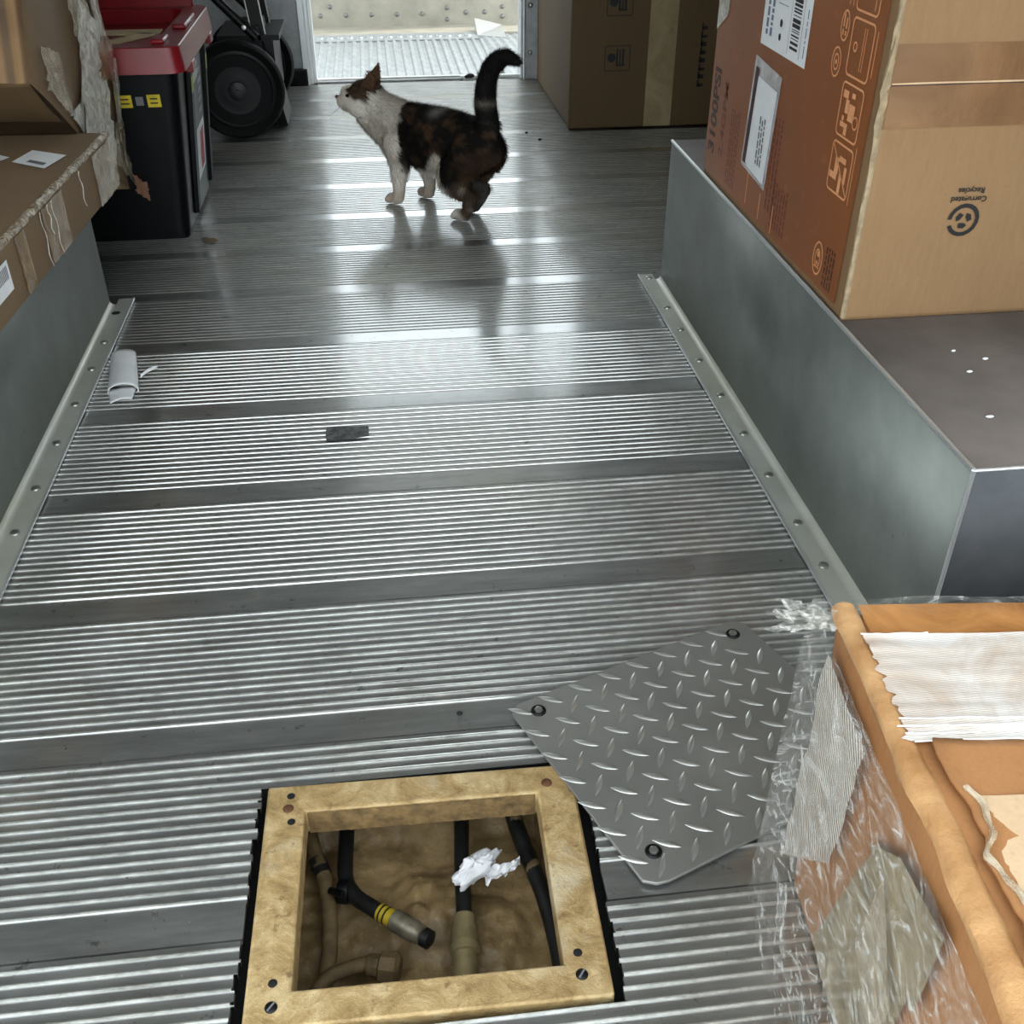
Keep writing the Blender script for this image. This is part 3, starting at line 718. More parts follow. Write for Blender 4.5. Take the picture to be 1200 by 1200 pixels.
FL.rect(b, -1.280, -1.262, 0.664, 0.676); FL.rect(b, -1.266, -1.254, 0.660, 0.69)
flush(); FL.line(b, (-1.228, 0.43), (-1.228, 0.50), 0.0016)
flush(); FL.ring(b, circ(-1.322, 0.621, 0.013, 0.018), 0.0024); bars(FL, b, -1.330, -1.314, 0.610, 0.634, 2, 8)
flush(); FL.ring(b, circ(-1.332, 0.578, 0.0145, 0.018), 0.0022); FL.ring(b, circ(-1.332, 0.578, 0.008, 0.010), 0.002); FL.disc(b, -1.332, 0.578, 0.003)
flush(); FL.ring(b, circ(-1.288, 0.340, 0.0165, 0.023), 0.0026); FL.ring(b, circ(-1.288, 0.340, 0.009, 0.013), 0.0022); FL.disc(b, -1.287, 0.346, 0.004); FL.disc(b, -1.288, 0.334, 0.003); FL.line(b, (-1.297, 0.328), (-1.280, 0.328), 0.002)
flush(); FL.line(b, (-1.318, 0.645), (-1.318, 0.70), 0.002); FL.line(b, (-1.308, 0.645), (-1.308, 0.70), 0.002)
b.build('print_rule', M_orangeline, ob)
# shipping label with barcode
b = MB(); FL.rect(b, -1.618, -1.432, 0.549, 0.745, 1.5); lb = b.build('shipping_label', M_white, ob)
b = MB(); r = random.Random(5); y = 0.563
while y < 0.72:
    w = r.choice((0.0012, 0.0022, 0.0036, 0.005)); FL.rect(b, -1.497, -1.467, y, y+w, 2.5); y += w+r.choice((0.0014, 0.0022, 0.003))
FL.disc(b, -1.540, 0.588, 0.0055, 10, 2.5); FL.disc(b, -1.540, 0.570, 0.005, 10, 2.5); bars(FL, b, -1.550, -1.522, 0.638, 0.72, 2, 12, k=2.5)
b.build('barcode', M_ink, lb)
b = MB(); bars(FL, b, -1.605, -1.570, 0.565, 0.73, 2, 13, k=2.5); FL.line(b, (-1.458, 0.555), (-1.458, 0.72), 0.0012, 2.5); FL.line(b, (-1.505, 0.555), (-1.505, 0.70), 0.001, 2.5); FL.line(b, (-1.560, 0.612), (-1.520, 0.612), 0.001, 2.5)
bars(FL, b, -1.446, -1.440, 0.56, 0.62, 1, 15, k=2.5)
b.build('label_print', M_blueink, lb)
# packing list pouch
M_pouch = tape('clear_pouch_plastic', col(170,160,160), col(206,200,202), 0.95, 0.15, 20)
b = MB(); FL.poly(b, [(-1.640, 0.366), (-1.522, 0.358), (-1.508, 0.522), (-1.628, 0.531)], 2); po = b.build('packing_pouch', M_pouch, ob)
b = MB(); FL.poly(b, [(-1.632, 0.371), (-1.530, 0.364), (-1.519, 0.500), (-1.605, 0.505), (-1.612, 0.372)], 3); FL.poly(b, [(-1.618, 0.374), (-1.532, 0.366), (-1.521, 0.499), (-1.605, 0.504)], 4); b.build('folded_slip', M_white, po)
b = MB(); FL.poly(b, [(-1.632, 0.373), (-1.617, 0.372), (-1.603, 0.515), (-1.618, 0.517)], 5); b.build('dark_stripe', M_darkred, po)
b = MB(); bars(FL, b, -1.575, -1.545, 0.385, 0.455, 3, 21, k=6); b.build('slip_print', M_greyink, po)
# clear tape over the far top corner
b = MB(); FL.poly(b, [(-1.840, 0.53), (-1.785, 0.56), (-1.775, 0.70), (-1.838, 0.70)], 3); b.build('tape_patch', M_whitetape, ob)
# front face: tape band over the seam, seam, recycling mark upside down
FF = Face((0, OY0-0.0012, 0), (1, 0, 0), (0, 0, 1), 0.0004)
def wob(x0, x1, y, amp, n, seed):
    r = random.Random(seed); return [(x0+(x1-x0)*i/n, y+r.uniform(-amp, amp)) for i in range(n+1)]
b = MB(); FF.poly(b, wob(OX+0.006, 1.128, 0.533, 0.0006, 12, 1)+wob(1.128, OX+0.006, 0.624, 0.0006, 12, 2), 1); b.build('seam_tape', M_tape, ob)
b = MB(); FF.poly(b, wob(OX+0.006, 1.128, 0.5800, 0.0005, 16, 3)+wob(1.128, OX+0.006, 0.5818, 0.0006, 16, 4), 2); b.build('flap_seam', M_browntext, ob)
b = MB(); FF.poly(b, wob(OX+0.006, 1.128, 0.5818, 0.0006, 16, 4)+wob(1.128, OX+0.006, 0.5835, 0.0005, 16, 5), 2.2); b.build('flap_edge', M_kraft, ob)
b = MB(); cx, cz = 0.702, 0.421
def arc(F, mb, x, y, r0, r1, a0, a1, n=16, k=1):
    for i in range(n):
        t0 = a0+(a1-a0)*i/n; t1 = a0+(a1-a0)*(i+1)/n
        F.poly(mb, [(x+r0*math.cos(t0), y+r0*math.sin(t0)), (x+r1*math.cos(t0), y+r1*math.sin(t0)), (x+r1*math.cos(t1), y+r1*math.sin(t1)), (x+r0*math.cos(t1), y+r0*math.sin(t1))], k)
arc(FF, b, cx, cz, 0.0155, 0.0205, PI*1.12, PI*2.98)
for a in (0.5, 2.6, 4.7):
    px, py = cx+0.0068*math.cos(a), cz+0.0068*math.sin(a); tx, ty = -math.sin(a), math.cos(a)
    FF.poly(b, [(px-tx*0.005+math.cos(a)*0.003, py-ty*0.005+math.sin(a)*0.003), (px-tx*0.005-math.cos(a)*0.003, py-ty*0.005-math.sin(a)*0.003), (px+tx*0.002-math.cos(a)*0.003, py+ty*0.002-math.sin(a)*0.003), (px+tx*0.006, py+ty*0.006), (px+tx*0.002+math.cos(a)*0.004, py+ty*0.002+math.sin(a)*0.004)])
FF.text(b, 'Corrugated', cx+0.001, 0.447, 0.0098, 1.0, PI, 0.0002); FF.text(b, 'Recycles', cx+0.002, 0.4575, 0.0098, 1.0, PI, 0.0002)
b.build('recycling_mark', M_ink, ob)
# frayed corner edge
def frayed(u, v):
    z = zt0+0.004+u*(OH-0.01); a = (v-0.5)*PI*1.0
    k = 1+0.6*noise.noise((z*40, v*3, 7)); wear = 0.012*math.exp(-((z-0.56)/0.055)**2)
    return (OX+0.003-(0.0042+wear*0.25)*math.cos(a)*k*0.9+0.0026*math.sin(a), OY0+0.003-0.0040*math.cos(a)*k-0.0026*math.sin(a)-wear*0.3*noise.noise((z*90, v*5, 1)), z)
b = MB(); b.grid(frayed, 90, 6); b.build('worn_corner', plain('frayed_board_edge', col(158,138,108), 0.7, 0, 0.25, 60), ob)

# ---------------------------------------------------------------- tall brown carton by the doorway
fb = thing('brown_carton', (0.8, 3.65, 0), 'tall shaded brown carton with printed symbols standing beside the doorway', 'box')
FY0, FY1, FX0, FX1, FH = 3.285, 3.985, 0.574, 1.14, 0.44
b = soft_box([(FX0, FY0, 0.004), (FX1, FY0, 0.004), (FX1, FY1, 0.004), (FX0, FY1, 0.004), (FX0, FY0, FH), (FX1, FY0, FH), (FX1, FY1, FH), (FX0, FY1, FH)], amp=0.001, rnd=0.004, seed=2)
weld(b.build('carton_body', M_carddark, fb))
F2 = Face((0, FY0-0.0015, 0), (1, 0, 0), (0, 0, 1), 0.0005)
b = MB(); F2.rect(b, 0.808, 0.893, 0.006, FH-0.004); b.build('seam_tape', M_tapedull, fb)
b = MB()
for z in (0.205, 0.357):
    F2.ring(b, rrect(0.677, 0.755, z-0.036, z+0.036, 0.006), 0.0025)
    F2.disc(b, 0.698, z+0.002, 0.013); F2.rect(b, 0.712, 0.718, z-0.022, z+0.026); F2.rect(b, 0.722, 0.726, z-0.018, z+0.024); F2.rect(b, 0.730, 0.736, z-0.020, z+0.026); F2.rect(b, 0.712, 0.738, z-0.022, z-0.017)
for k, w in enumerate((0.010, 0.012, 0.009, 0.012, 0.011, 0.012, 0.008, 0.010)):
    z = 0.118+k*0.023; F2.rect(b, 0.968, 0.986, z, z+w); F2.rect(b, 0.968, 0.973, z, z+0.019)
b.build('printed_symbols', M_ink, fb)

# ---------------------------------------------------------------- near wrapped carton
P0 = Vector((0.321, 0.590, 0)); na = Vector((-0.0964, -0.9953, 0)); nb = Vector((0.9953, -0.0964, 0)); NH = 0.330; La, Lb = 0.43, 0.46
nbx = thing('wrapped_carton', (0.52, 0.37, 0), 'tan cardboard carton wrapped in clear film and white filament tape, nearest', 'box')
def np_(a, bb, z): return P0+na*a+nb*bb+Vector((0, 0, z))
ins = 0.016
b = soft_box([np_(La, ins, 0.003), np_(La, Lb-ins, 0.003), np_(0.006, Lb-ins, 0.003), np_(0.006, ins, 0.003), np_(La, 0, NH), np_(La, Lb, NH), np_(0, Lb, NH), np_(0, 0, NH)], 18, 18, 14, amp=0.004, rnd=0.012, seed=11, freq=9)
weld(b.build('carton_body', M_cardnear, nbx))
# rolled tape-covered rim along the left top edge
def rim(u, v):
    a = -0.004+u*(La+0.01); an = v*2*PI; w = 0.0095+0.002*noise.noise((u*14, 0, 3))+0.003*u
    k = 1+0.10*noise.noise((u*26, math.cos(an)*1.5, math.sin(an)*1.5))
    return np_(a, 0.010+0.004*noise.noise((u*7, 1, 1))+math.cos(an)*w*k, NH-0.002+math.sin(an)*0.007*k)
t = NT('glossy_taped_rim'); t.set(Roughness=0.35, Coat_Weight=0.8, Coat_Roughness=0.06)
n_ = t.noise(24, 5); t.color(t.ramp(n_, [(0.3, col(160,112,66)), (0.7, col(206,160,112))])); t.bump(t.noise(60, 5, 0.7), 0.5, 0.004)
b = MB(); b.grid(rim, 70, 12); b.build('rolled_rim', t.m, nbx)
# loose top flap with a ragged edge
def edge_w(a): return 0.026+0.007*noise.noise((a*22, 4, 2))+0.004*noise.noise((a*70, 1, 8))
b = MB()
def flap(u, v):
    a = 0.142+u*(La-0.144); e = edge_w(a); bb = e+v*(Lb-0.004-e)
    return np_(a, bb, NH+0.0045+0.0035*math.exp(-v*14)+0.0012*noise.noise((a*20, bb*20, 3)))
b.grid(flap, 40, 24); b.build('top_flap', M_cardnear, nbx, solid=0.003)
b = MB()
def strip_far(u, v):
    a = -0.002+v*0.046; bb = 0.020+u*(Lb-0.022); return np_(a, bb, NH+0.0035+0.0012*noise.noise((a*60, bb*30, 5)))
b.grid(strip_far, 30, 5); b.build('brown_tape', tape('orange_brown_tape', col(168,110,58), col(196,138,84), 0.85, 0.18, 12), nbx)
b = MB()
def strip_w(u, v):
    a = 0.036+v*0.106; s0 = 0.012+0.006*noise.noise((v*16, 2, 2))+0.004*noise.noise((v*50, 3, 1)); bb = s0+u*(Lb-0.004-s0)
    return np_(a+0.004*u*0, bb, NH+0.0062+0.0030*math.exp(-u*18)*0+0.0016*noise.noise((a*30, bb*16, 9))+0.0012*noise.noise((a*130, bb*10, 4)))
b.grid(strip_w, 50, 34); fs_ = b.build('filament_strip', M_filament, nbx)
# raised cords on the strip, single threads at its edge
b = MB(); r = random.Random(3)
for k in (0, 13, 14, 15, 16):
    a = 0.037+0.106*(k/16)**1.0; s0 = 0.010+0.006*noise.noise((k*1.1, 2, 2))
    b.tube([np_(a+r.uniform(-0.0008, 0.0008), s0+(0.05+0.25*(k > 12 or k == 0)*((k*7)%3)/2)*q/8, NH+0.0078+0.0010*noise.noise((a*30, q*0.6, 9))) for q in range(9)], 0.00055, 4, False)
th_ = b.build('tape_threads', M_white, fs_); th_['kind'] = 'stuff'
b = MB()
def patch(u, v):
    a = 0.190+v*0.082; bb = 0.034+0.004*noise.noise((v*9, 1, 1))+u*(Lb-0.05); return np_(a, bb, NH+0.0085+0.001*noise.noise((a*40, bb*40, 2)))
b.grid(patch, 24, 8); pt_ = b.build('paper_patch', M_kraft, nbx)
b = MB()
for k in range(7):
    p = np_(0.214+r.uniform(-0.012, 0.012), 0.070+r.uniform(-0.012, 0.02), NH+0.0101); b.ell(p, (r.uniform(0.002, 0.005), r.uniform(0.001, 0.003), 0.0003), 8, 4)
b.build('dirt_smudge', M_greyink, pt_)
# pulled-up film bead along the flap edge
b = MB()
def bead(u, v):
    a = 0.185+u*0.10; an = v*2*PI; w = 0.0022+0.0012*noise.noise((u*12, 1, 2))
    return np_(a, edge_w(a)+0.004+0.003*math.sin(u*9)+math.cos(an)*w, NH+0.011+math.sin(an)*w)
b.grid(bead, 30, 6); b.build('film_bead', M_cleartape, nbx)
# left face dressings
def lf(a, z, d): return np_(a, ins*(1-z/NH)-d+0.0, z)
def facegrid(poly4, nu, nv, d, amp, sd):
    q = [Vector((p[0], p[1], 0)) for p in poly4]
    def fn(u, v):
        p = (q[0]*(1-u)+q[1]*u)*(1-v)+(q[3]*(1-u)+q[2]*u)*v
        return lf(p.x, p.y, d+amp*noise.noise((p.x*30+sd, p.y*30, 2)))
    m = MB(); m.grid(fn, nu, nv); return m
facegrid([(0.030, 0.312), (0.125, 0.306), (0.105, 0.16), (0.000, 0.035)], 20, 24, 0.010, 0.003, 1).build('diagonal_tape', M_filament2, nbx)
t = NT('greenish_paper'); t.set(Roughness=0.35, Coat_Weight=0.6, Coat_Roughness=0.1)
n_ = t.noise(18, 6, 0.65, dist=1.0); t.color(t.ramp(n_, [(0.3, col(112,94,62)), (0.7, col(170,150,114))])); t.bump(n_, 0.3, 0.003)
m_gp = t.m
facegrid([(0.155, 0.250), (0.200, 0.292), (0.268, 0.308), (0.260, 0.215)], 12, 12, 0.007, 0.001, 2).build('paper_patch', m_gp, nbx)
facegrid([(0.090, 0.040), (0.165, 0.262), (0.255, 0.250), (0.215, 0.02)], 16, 20, 0.006, 0.001, 3).build('paper_patch', m_gp, nbx)
facegrid([(0.175, 0.16), (0.192, 0.262), (0.240, 0.19), (0.235, 0.12)], 8, 8, 0.011, 0.001, 4).build('clear_strip', M_cleartape, nbx)
# stretch film: bulging down the left face and flaring on the floor; around the far face
def filmL(u, v):
    a = -0.012+u*(La+0.03); z = NH*(1-v)+0.002
    flare = 0.013+0.012*math.sin(v*PI)+0.034*max(0, v-0.35)**1.3*1.7
    w = 0.006*noise.noise((a*16, z*26, 3))+0.003*noise.noise((a*60, z*60, 8))
    sh = 0.35*min(1, max(0, (a+0.012)/0.03))+0.65
    return np_(a, ins*v-flare*sh+w*(0.3+v), z)
b = MB(); b.grid(filmL, 70, 60); fm = b.build('stretch_film', M_film, nbx)
def filmF(u, v):
    bb = -0.012+u*Lb; z = NH*(1-v)+0.002
    return np_(-0.012-0.006*math.sin(v*PI)-0.010*v*v+0.004*noise.noise((bb*18, z*24, 5)), bb, z)
b = MB(); b.grid(filmF, 30, 30); b.build('stretch_film', M_film, nbx)
# film tuft standing off the far top corner
t = NT('crinkled_film_tuft'); t.set(Roughness=0.05, Specular_IOR_Level=0.8)
n_ = t.noise(60, 4, 0.6, dist=1.5); t.color(t.ramp(n_, [(0.3, col(190,184,172)), (0.7, col(245,243,238))])); t.alpha(t.ramp(n_, [(0.45, 0.12), (0.62, 0.55), (0.7, 0.25)])); t.bump(n_, 0.8, 0.004)
b = MB()
for k in range(6):
    d = Vector((-0.046+0.010*k, 0.030+0.012*math.sin(k*2.1), -0.020+0.008*math.sin(k*1.7)))
    def tuft(u, v, d=d, k=k):
        p = np_(0.004+0.010*v, 0.002+0.006*v, NH-0.004)+d*u*(0.9+0.2*math.sin(v*9+k))+Vector((0.002*math.sin(u*14+k)*1.2, 0.022*(v-0.5)*u, 0.014*(v-0.5)*math.cos(k)+0.006*noise.noise((u*7, v*7, k))))
        return p
    b.grid(tuft, 14, 8)
b.build('film_tuft', t.m, nbx)

# ---------------------------------------------------------------- left: flat taped carton on the arch
Q = Vector((-0.4853, 1.987, 0)); qa = Vector((-0.0546, -0.9985, 0)); qb = Vector((-0.9985, 0.0546, 0)); AZ0, AZ1 = 0.2635, 0.3583
def ap(a, bb, z): return Q+qa*a+qb*bb+Vector((0, 0, z))
ab = thing('flat_carton', (-0.75, 1.5, AZ0), 'flat brown carton with glossy taped edge on left wheel arch', 'box')
b = soft_box([ap(0.95, 0.60, AZ0), ap(0.95, 0, AZ0), ap(0, 0, AZ0), ap(0, 0.60, AZ0), ap(0.95, 0.60, AZ1), ap(0.95, 0, AZ1), ap(0, 0, AZ1), ap(0, 0.60, AZ1)], 10, 24, 6, amp=0.0012, rnd=0.006, seed=21)
weld(b.build('carton_body', M_cardbrown, ab))
t = NT('crinkled_glossy_edge_tape'); t.set(Roughness=0.12, Specular_IOR_Level=0.8)
n_ = t.noise(70, 5, 0.7, dist=1.0); t.color(t.ramp(n_, [(0.45, col(124,100,74)), (0.62, col(196,182,158))])); t.bump(n_, 1.0, 0.005); t.alpha(t.ramp(n_, [(0.3, 0.75), (0.7, 1.0)]))
def edge(u, v):
    a = u*0.95; an = -0.15+v*(PI/2+0.3); k = 0.0012*noise.noise((a*80, v*4, 1))
    return ap(a, 0.0055-(0.0075+k)*math.cos(an), AZ1-0.0055+(0.0075+k)*math.sin(an))
b = MB(); b.grid(edge, 160, 6); b.build('edge_tape', t.m, ab)
# side bands of tape
FA = Face(ap(0, -0.0022, 0), -qa, (0, 0, 1), 0.0006)
FA.n = -qb; 
def fa(a, z, k=1): return ap(a, -0.0022-0.0006*k, z)
M_bandtape = tape('brown_side_tape', col(126,98,66), col(158,128,92), 0.8, 0.16, 14)
for a0, a1 in ((0.30, 0.40), (0.48, 0.52)):
    b = MB(); b.grid(lambda u, v: fa(a0+(a1-a0)*u, AZ0+0.004+(AZ1-AZ0-0.012)*v, 1+1.5*noise.noise((u*6, v*6, a0*9))), 8, 8); b.build('side_tape', M_bandtape, ab)
for a0, zz in ((0.205, 0.7), (0.355, 1.0), (0.375, 0.55), (0.41, 1.0)):
    b = MB(); b.tube([fa(a0+0.004*math.sin(q*1.3), AZ1-0.008-(AZ1-AZ0-0.012)*zz*q/8, 3) for q in range(9)], 0.0007, 5); b.build('tape_crease', M_whitetape, ab)
b = MB(); b.grid(lambda u, v: fa(-0.004+0.13*u, AZ0+0.002+(AZ1-AZ0-0.010)*v, 3+3*noise.noise((u*7, v*7, 2))), 16, 12); b.build('wrinkled_tape', M_cleartape, ab)
b = MB(); r = random.Random(4)
for k in range(2):
    pass
# labels
b = MB(); zz = AZ1+0.0018
b.add([(-0.602, 1.812, zz), (-0.540, 1.768, zz), (-0.522, 1.842, zz), (-0.586, 1.880, zz)], [(0,1,2,3)]); lt = b.build('paper_label', M_white, ab)
b = MB(); b.add([(-0.578, 1.808, zz+0.0005), (-0.546, 1.785, zz+0.0005), (-0.543, 1.797, zz+0.0005), (-0.575, 1.820, zz+0.0005)], [(0,1,2,3)]); b.build('label_print', M_greyink, lt)
b = MB(); b.add([(-0.70, 1.86, zz), (-0.625, 1.815, zz), (-0.612, 1.84, zz), (-0.69, 1.90, zz)], [(0,1,2,3)]); b.build('paper_label', M_white, ab)
b = MB(); b.add([fa(0.70, 0.338, 3), fa(0.567, 0.338, 3), fa(0.567, 0.297, 3), fa(0.70, 0.297, 3)], [(3,2,1,0)]); ls = b.build('paper_label', M_white, ab)
b = MB(); y = 0.575
while y < 0.64:
    b.add([fa(y, 0.333, 4), fa(y+0.002, 0.333, 4), fa(y+0.002, 0.315, 4), fa(y, 0.315, 4)], [(0,1,2,3)]); y += 0.0042
b.build('barcode', M_greyink, ls)

# ---------------------------------------------------------------- left: tilted wrapped carton behind it
XB = -0.5424; B1 = Vector((XB, 2.3208, 0.155)); B0 = Vector((XB, 1.817, 0.4775)); xl = -1.10
tb = thing('tilted_carton', (-0.8, 2.05, 0.3), 'crushed brown carton wrapped in torn whitish tape leaning behind flat carton', 'box')
far = B1+Vector((0, 0.22, 0.976))*0.46; nr = B0+Vector((0, 0.40, 0.90))*0.36
def L_(p): return Vector((xl, p.y, p.z))
def bul(p, u, v, w):
    k = 0.010*noise.noise((p.y*6, p.z*6, 3.0)) if u > 0.98 else 0
    return p+Vector((k, 0, 0))
b = soft_box([L_(B0), B0, B1, L_(B1), L_(nr), nr, far, L_(far)], 12, 18, 16, amp=0.005, rnd=0.014, seed=31, freq=8, bulge=bul, open_bottom=True)
weld(b.build('carton_body', M_cardbrown, tb))
# creased near face
def nf(u, v):
    p = L_(B0).lerp(B0, u); q = L_(nr).lerp(nr, u); s = p.lerp(q, v)
    n_ = Vector((0, -0.9, 0.4)); return s+n_*(0.006+0.003*math.sin(u*70)+0.003*noise.noise((u*9, v*4, 1)))+Vector((0.002, 0, 0))
b = MB(); b.grid(nf, 90, 8); b.build('creased_face', M_stripe, tb)
# bottom flap that bows out below the near edge
def bf(u, v):
    p = L_(B0).lerp(B0, u); q = L_(B1).lerp(B1, u); s = p.lerp(q, v*(0.16+0.12*u))
    return s+Vector((0, -0.30, -0.48))*(0.004+0.030*math.sin(v*PI*0.8)*(1-0.55*u))+Vector((-0.004*u, 0, 0.004))
b = MB(); b.grid(bf, 20, 14); b.build('bottom_flap', M_carddark, tb, solid=0.003)  # darker board puts the shadow under the carton into its colour
# torn tapes on the right face
def rf(s, h, d):            # s along bottom edge from near (0) to far (1), h up the face (0..1)
    lo = B0.lerp(B1, s); hi = nr.lerp(far, s); p = lo.lerp(hi, h)
    return p+Vector((0.007+d+0.010*noise.noise((p.y*6, p.z*6, 3.0)), 0, 0))
def rpoly(name, pts, m, d, seed, n=14):
    q = [Vector((p[0], p[1], 0)) for p in pts]
    def fn(u, v):
        p = (q[0]*(1-u)+q[1]*u)*(1-v)+(q[3]*(1-u)+q[2]*u)*v
        jag = 0.02*noise.noise((u*9+seed, v*9, 1))*(1 if 0 < u < 1 else 2.5)
        return rf(p.x+jag, p.y+jag*1.4, d+0.003*noise.noise((p.x*14+seed, p.y*14, 2)))
    mm = MB(); mm.grid(fn, n, n); mm.build(name, m, tb)
rpoly('torn_tape', [(0.26, 0.02), (0.64, 0.00), (0.68, 0.50), (0.42, 0.14)], M_whitetape, 0.002, 1)
rpoly('torn_tape', [(0.42, 0.02), (0.76, 0.02), (0.72, 0.60), (0.55, 0.64)], M_whitetape, 0.005, 2)
rpoly('torn_tape', [(0.20, 0.86), (0.48, 0.98), (0.70, 0.50), (0.52, 0.46)], M_cleartape, 0.004, 3)
rpoly('torn_tape', [(0.72, 0.55), (0.86, 0.60), (0.80, 0.98), (0.66, 0.95)], M_whitetape, 0.004, 4)
rpoly('torn_tape', [(0.86, 0.20), (0.99, 0.28), (0.98, 0.56), (0.84, 0.50)], M_whitetape, 0.003, 5)
rpoly('torn_tape', [(0.74, 0.02), (0.99, 0.02), (0.985, 0.30), (0.80, 0.22)], M_cleartape, 0.005, 6)
rpoly('torn_tape', [(0.08, 0.02), (0.28, 0.02), (0.24, 0.26), (0.06, 0.20)], M_cleartape, 0.003, 7)
rpoly('brown_tape', [(0.68, 0.36), (0.88, 0.42), (0.90, 0.62), (0.70, 0.52)], tape('reddish_brown_tape', col(120,80,52), col(160,116,80), 0.8, 0.15, 20), 0.006, 8)
def tuftB(u, v):
    p = rf(0.97+0.05*u, -0.02+0.08*v, 0.006); return p+Vector((0.02*u, 0, -0.012*u))+Vector((0.006*noise.noise((u*5, v*5, 2)), 0, 0.006*noise.noise((u*6, v*6, 7))))
b = MB(); b.grid(tuftB, 12, 10); b.build('torn_corner', plain('torn_brown_fibre', col(120,84,62), 0.6), tb)

# ---------------------------------------------------------------- black tote with red lid
to = thing('storage_tote', (-0.65, 2.66, 0), 'black plastic storage tote with red lid and yellow stickers', 'tote')
def tote_body():
    mb = MB(); prof = [(0.0, 0.0, 0.012), (0.02, 0.004, 0.03), (0.375, 0.040, 0.03)]
    x0, x1, y0, y1 = -0.862, -0.462, 2.446, 2.890
    rings = []
    for z, g, r_ in prof:
        rings.append([(x, y, z+0.001) for x, y in rrect(x0-g, x1+g, y0-g*0.7, y1+g*0.3, max(r_, 0.02), 4)])
    n = len(rings[0]); vs = [p for q in rings for p in q]
    mb.add(vs, [(i*n+k, i*n+(k+1)%n, (i+1)*n+(k+1)%n, (i+1)*n+k) for i in range(2) for k in range(n)])
    mb.add(rings[0], [tuple(range(n-1,-1,-1))]); mb.add(rings[-1], [tuple(range(n))])
    return mb
tote_body().build('tote_body', M_black, to)
def tside(y, z, d): g = 0.004+0.036*max(0, z-0.02)/0.355; return Vector((-0.462+g+d, y, z))
b = MB(); b.add([tside(2.575, 0.012, 0.002), tside(2.80, 0.012, 0.002), tside(2.80, 0.345, 0.002), tside(2.575, 0.345, 0.002)], [(0,1,2,3)]); b.build('side_panel', M_greyplastic, to)
for y0, y1 in ((2.535, 2.572), (2.795, 2.822)):
    b = MB(); b.hexa([tside(y0, 0.03, 0), tside(y0, 0.03, 0.012), tside(y1, 0.03, 0.012), tside(y1, 0.03, 0), tside(y0, 0.37, 0), tside(y0, 0.37, 0.012), tside(y1, 0.37, 0.012), tside(y1, 0.37, 0)]); b.build('side_rib', M_black, to, bevel=0.003)
b = MB(); b.add([tside(2.64, 0.075, 0.003), tside(2.765, 0.085, 0.003), tside(2.765, 0.20, 0.003), tside(2.64, 0.195, 0.003)], [(0,1,2,3)]); sk = b.build('white_sticker', M_white, to)
b = MB(); b.add([tside(2.69, 0.09, 0.004), tside(2.745, 0.095, 0.004), tside(2.745, 0.185, 0.004), tside(2.69, 0.18, 0.004)], [(0,1,2,3)]); b.build('red_print', M_redink, sk)
b = MB(); r = random.Random(9)
for k in range(5):
    z = 0.22+0.022*k; b.add([tside(2.70, z, 0.0035), tside(2.70+0.05*r.uniform(0.5, 1), z, 0.0035), tside(2.70+0.05, z+0.012, 0.0035), tside(2.705, z+0.012, 0.0035)], [(0,1,2,3)])
b.build('embossed_print', plain('light_grey_print', col(150,152,154), 0.5), to)
b = MB(); b.add([tside(2.585, 0.298, 0.0035), tside(2.70, 0.305, 0.0035), tside(2.70, 0.340, 0.0035), tside(2.585, 0.335, 0.0035)], [(0,1,2,3)]); b.build('pale_sticker', plain('pale_grey_sticker', col(186,186,176), 0.5), to)
def tfront(x, z, d): g = 0.004+0.036*max(0, z-0.02)/0.355; return Vector((x, 2.446-g*0.7-d, z))
for x0, x1, z0, z1, m in ((-0.80, -0.70, 0.300, 0.326, M_yellow), (-0.69, -0.600, 0.300, 0.326, M_yellow), (-0.592, -0.526, 0.300, 0.326, M_yellow), (-0.494, -0.466, 0.300, 0.326, M_yellow)):
    b = MB(); b.add([tfront(x0, z0, 0.001), tfront(x1, z0, 0.001), tfront(x1, z1, 0.001), tfront(x0, z1, 0.001)], [(0,1,2,3)]); s = b.build('yellow_sticker', m, to)
    b = MB()
    for k in range(2): z = z0+0.007+0.009*k; b.add([tfront(x0+0.006, z, 0.0015), tfront(x1-0.006, z, 0.0015), tfront(x1-0.006, z+0.003, 0.0015), tfront(x0+0.006, z+0.003, 0.0015)], [(0,1,2,3)])
    b.build('sticker_print', M_ink, s)
b = MB(); b.add([tfront(-0.518, 0.304, 0.001), tfront(-0.502, 0.304, 0.001), tfront(-0.502, 0.322, 0.001), tfront(-0.518, 0.322, 0.001)], [(0,1,2,3)]); b.build('grey_sticker', M_greyink, to)
for y0, y1 in ((2.535, 2.572), (2.795, 2.822)):
    b = MB(); b.add([tside(y0+0.003, 0.30, 0.0125), tside(y1-0.003, 0.30, 0.0125), tside(y1-0.003, 0.335, 0.0125), tside(y0+0.003, 0.335, 0.0125)], [(0,1,2,3)]); b.build('yellow_sticker', M_yelgreen, to)
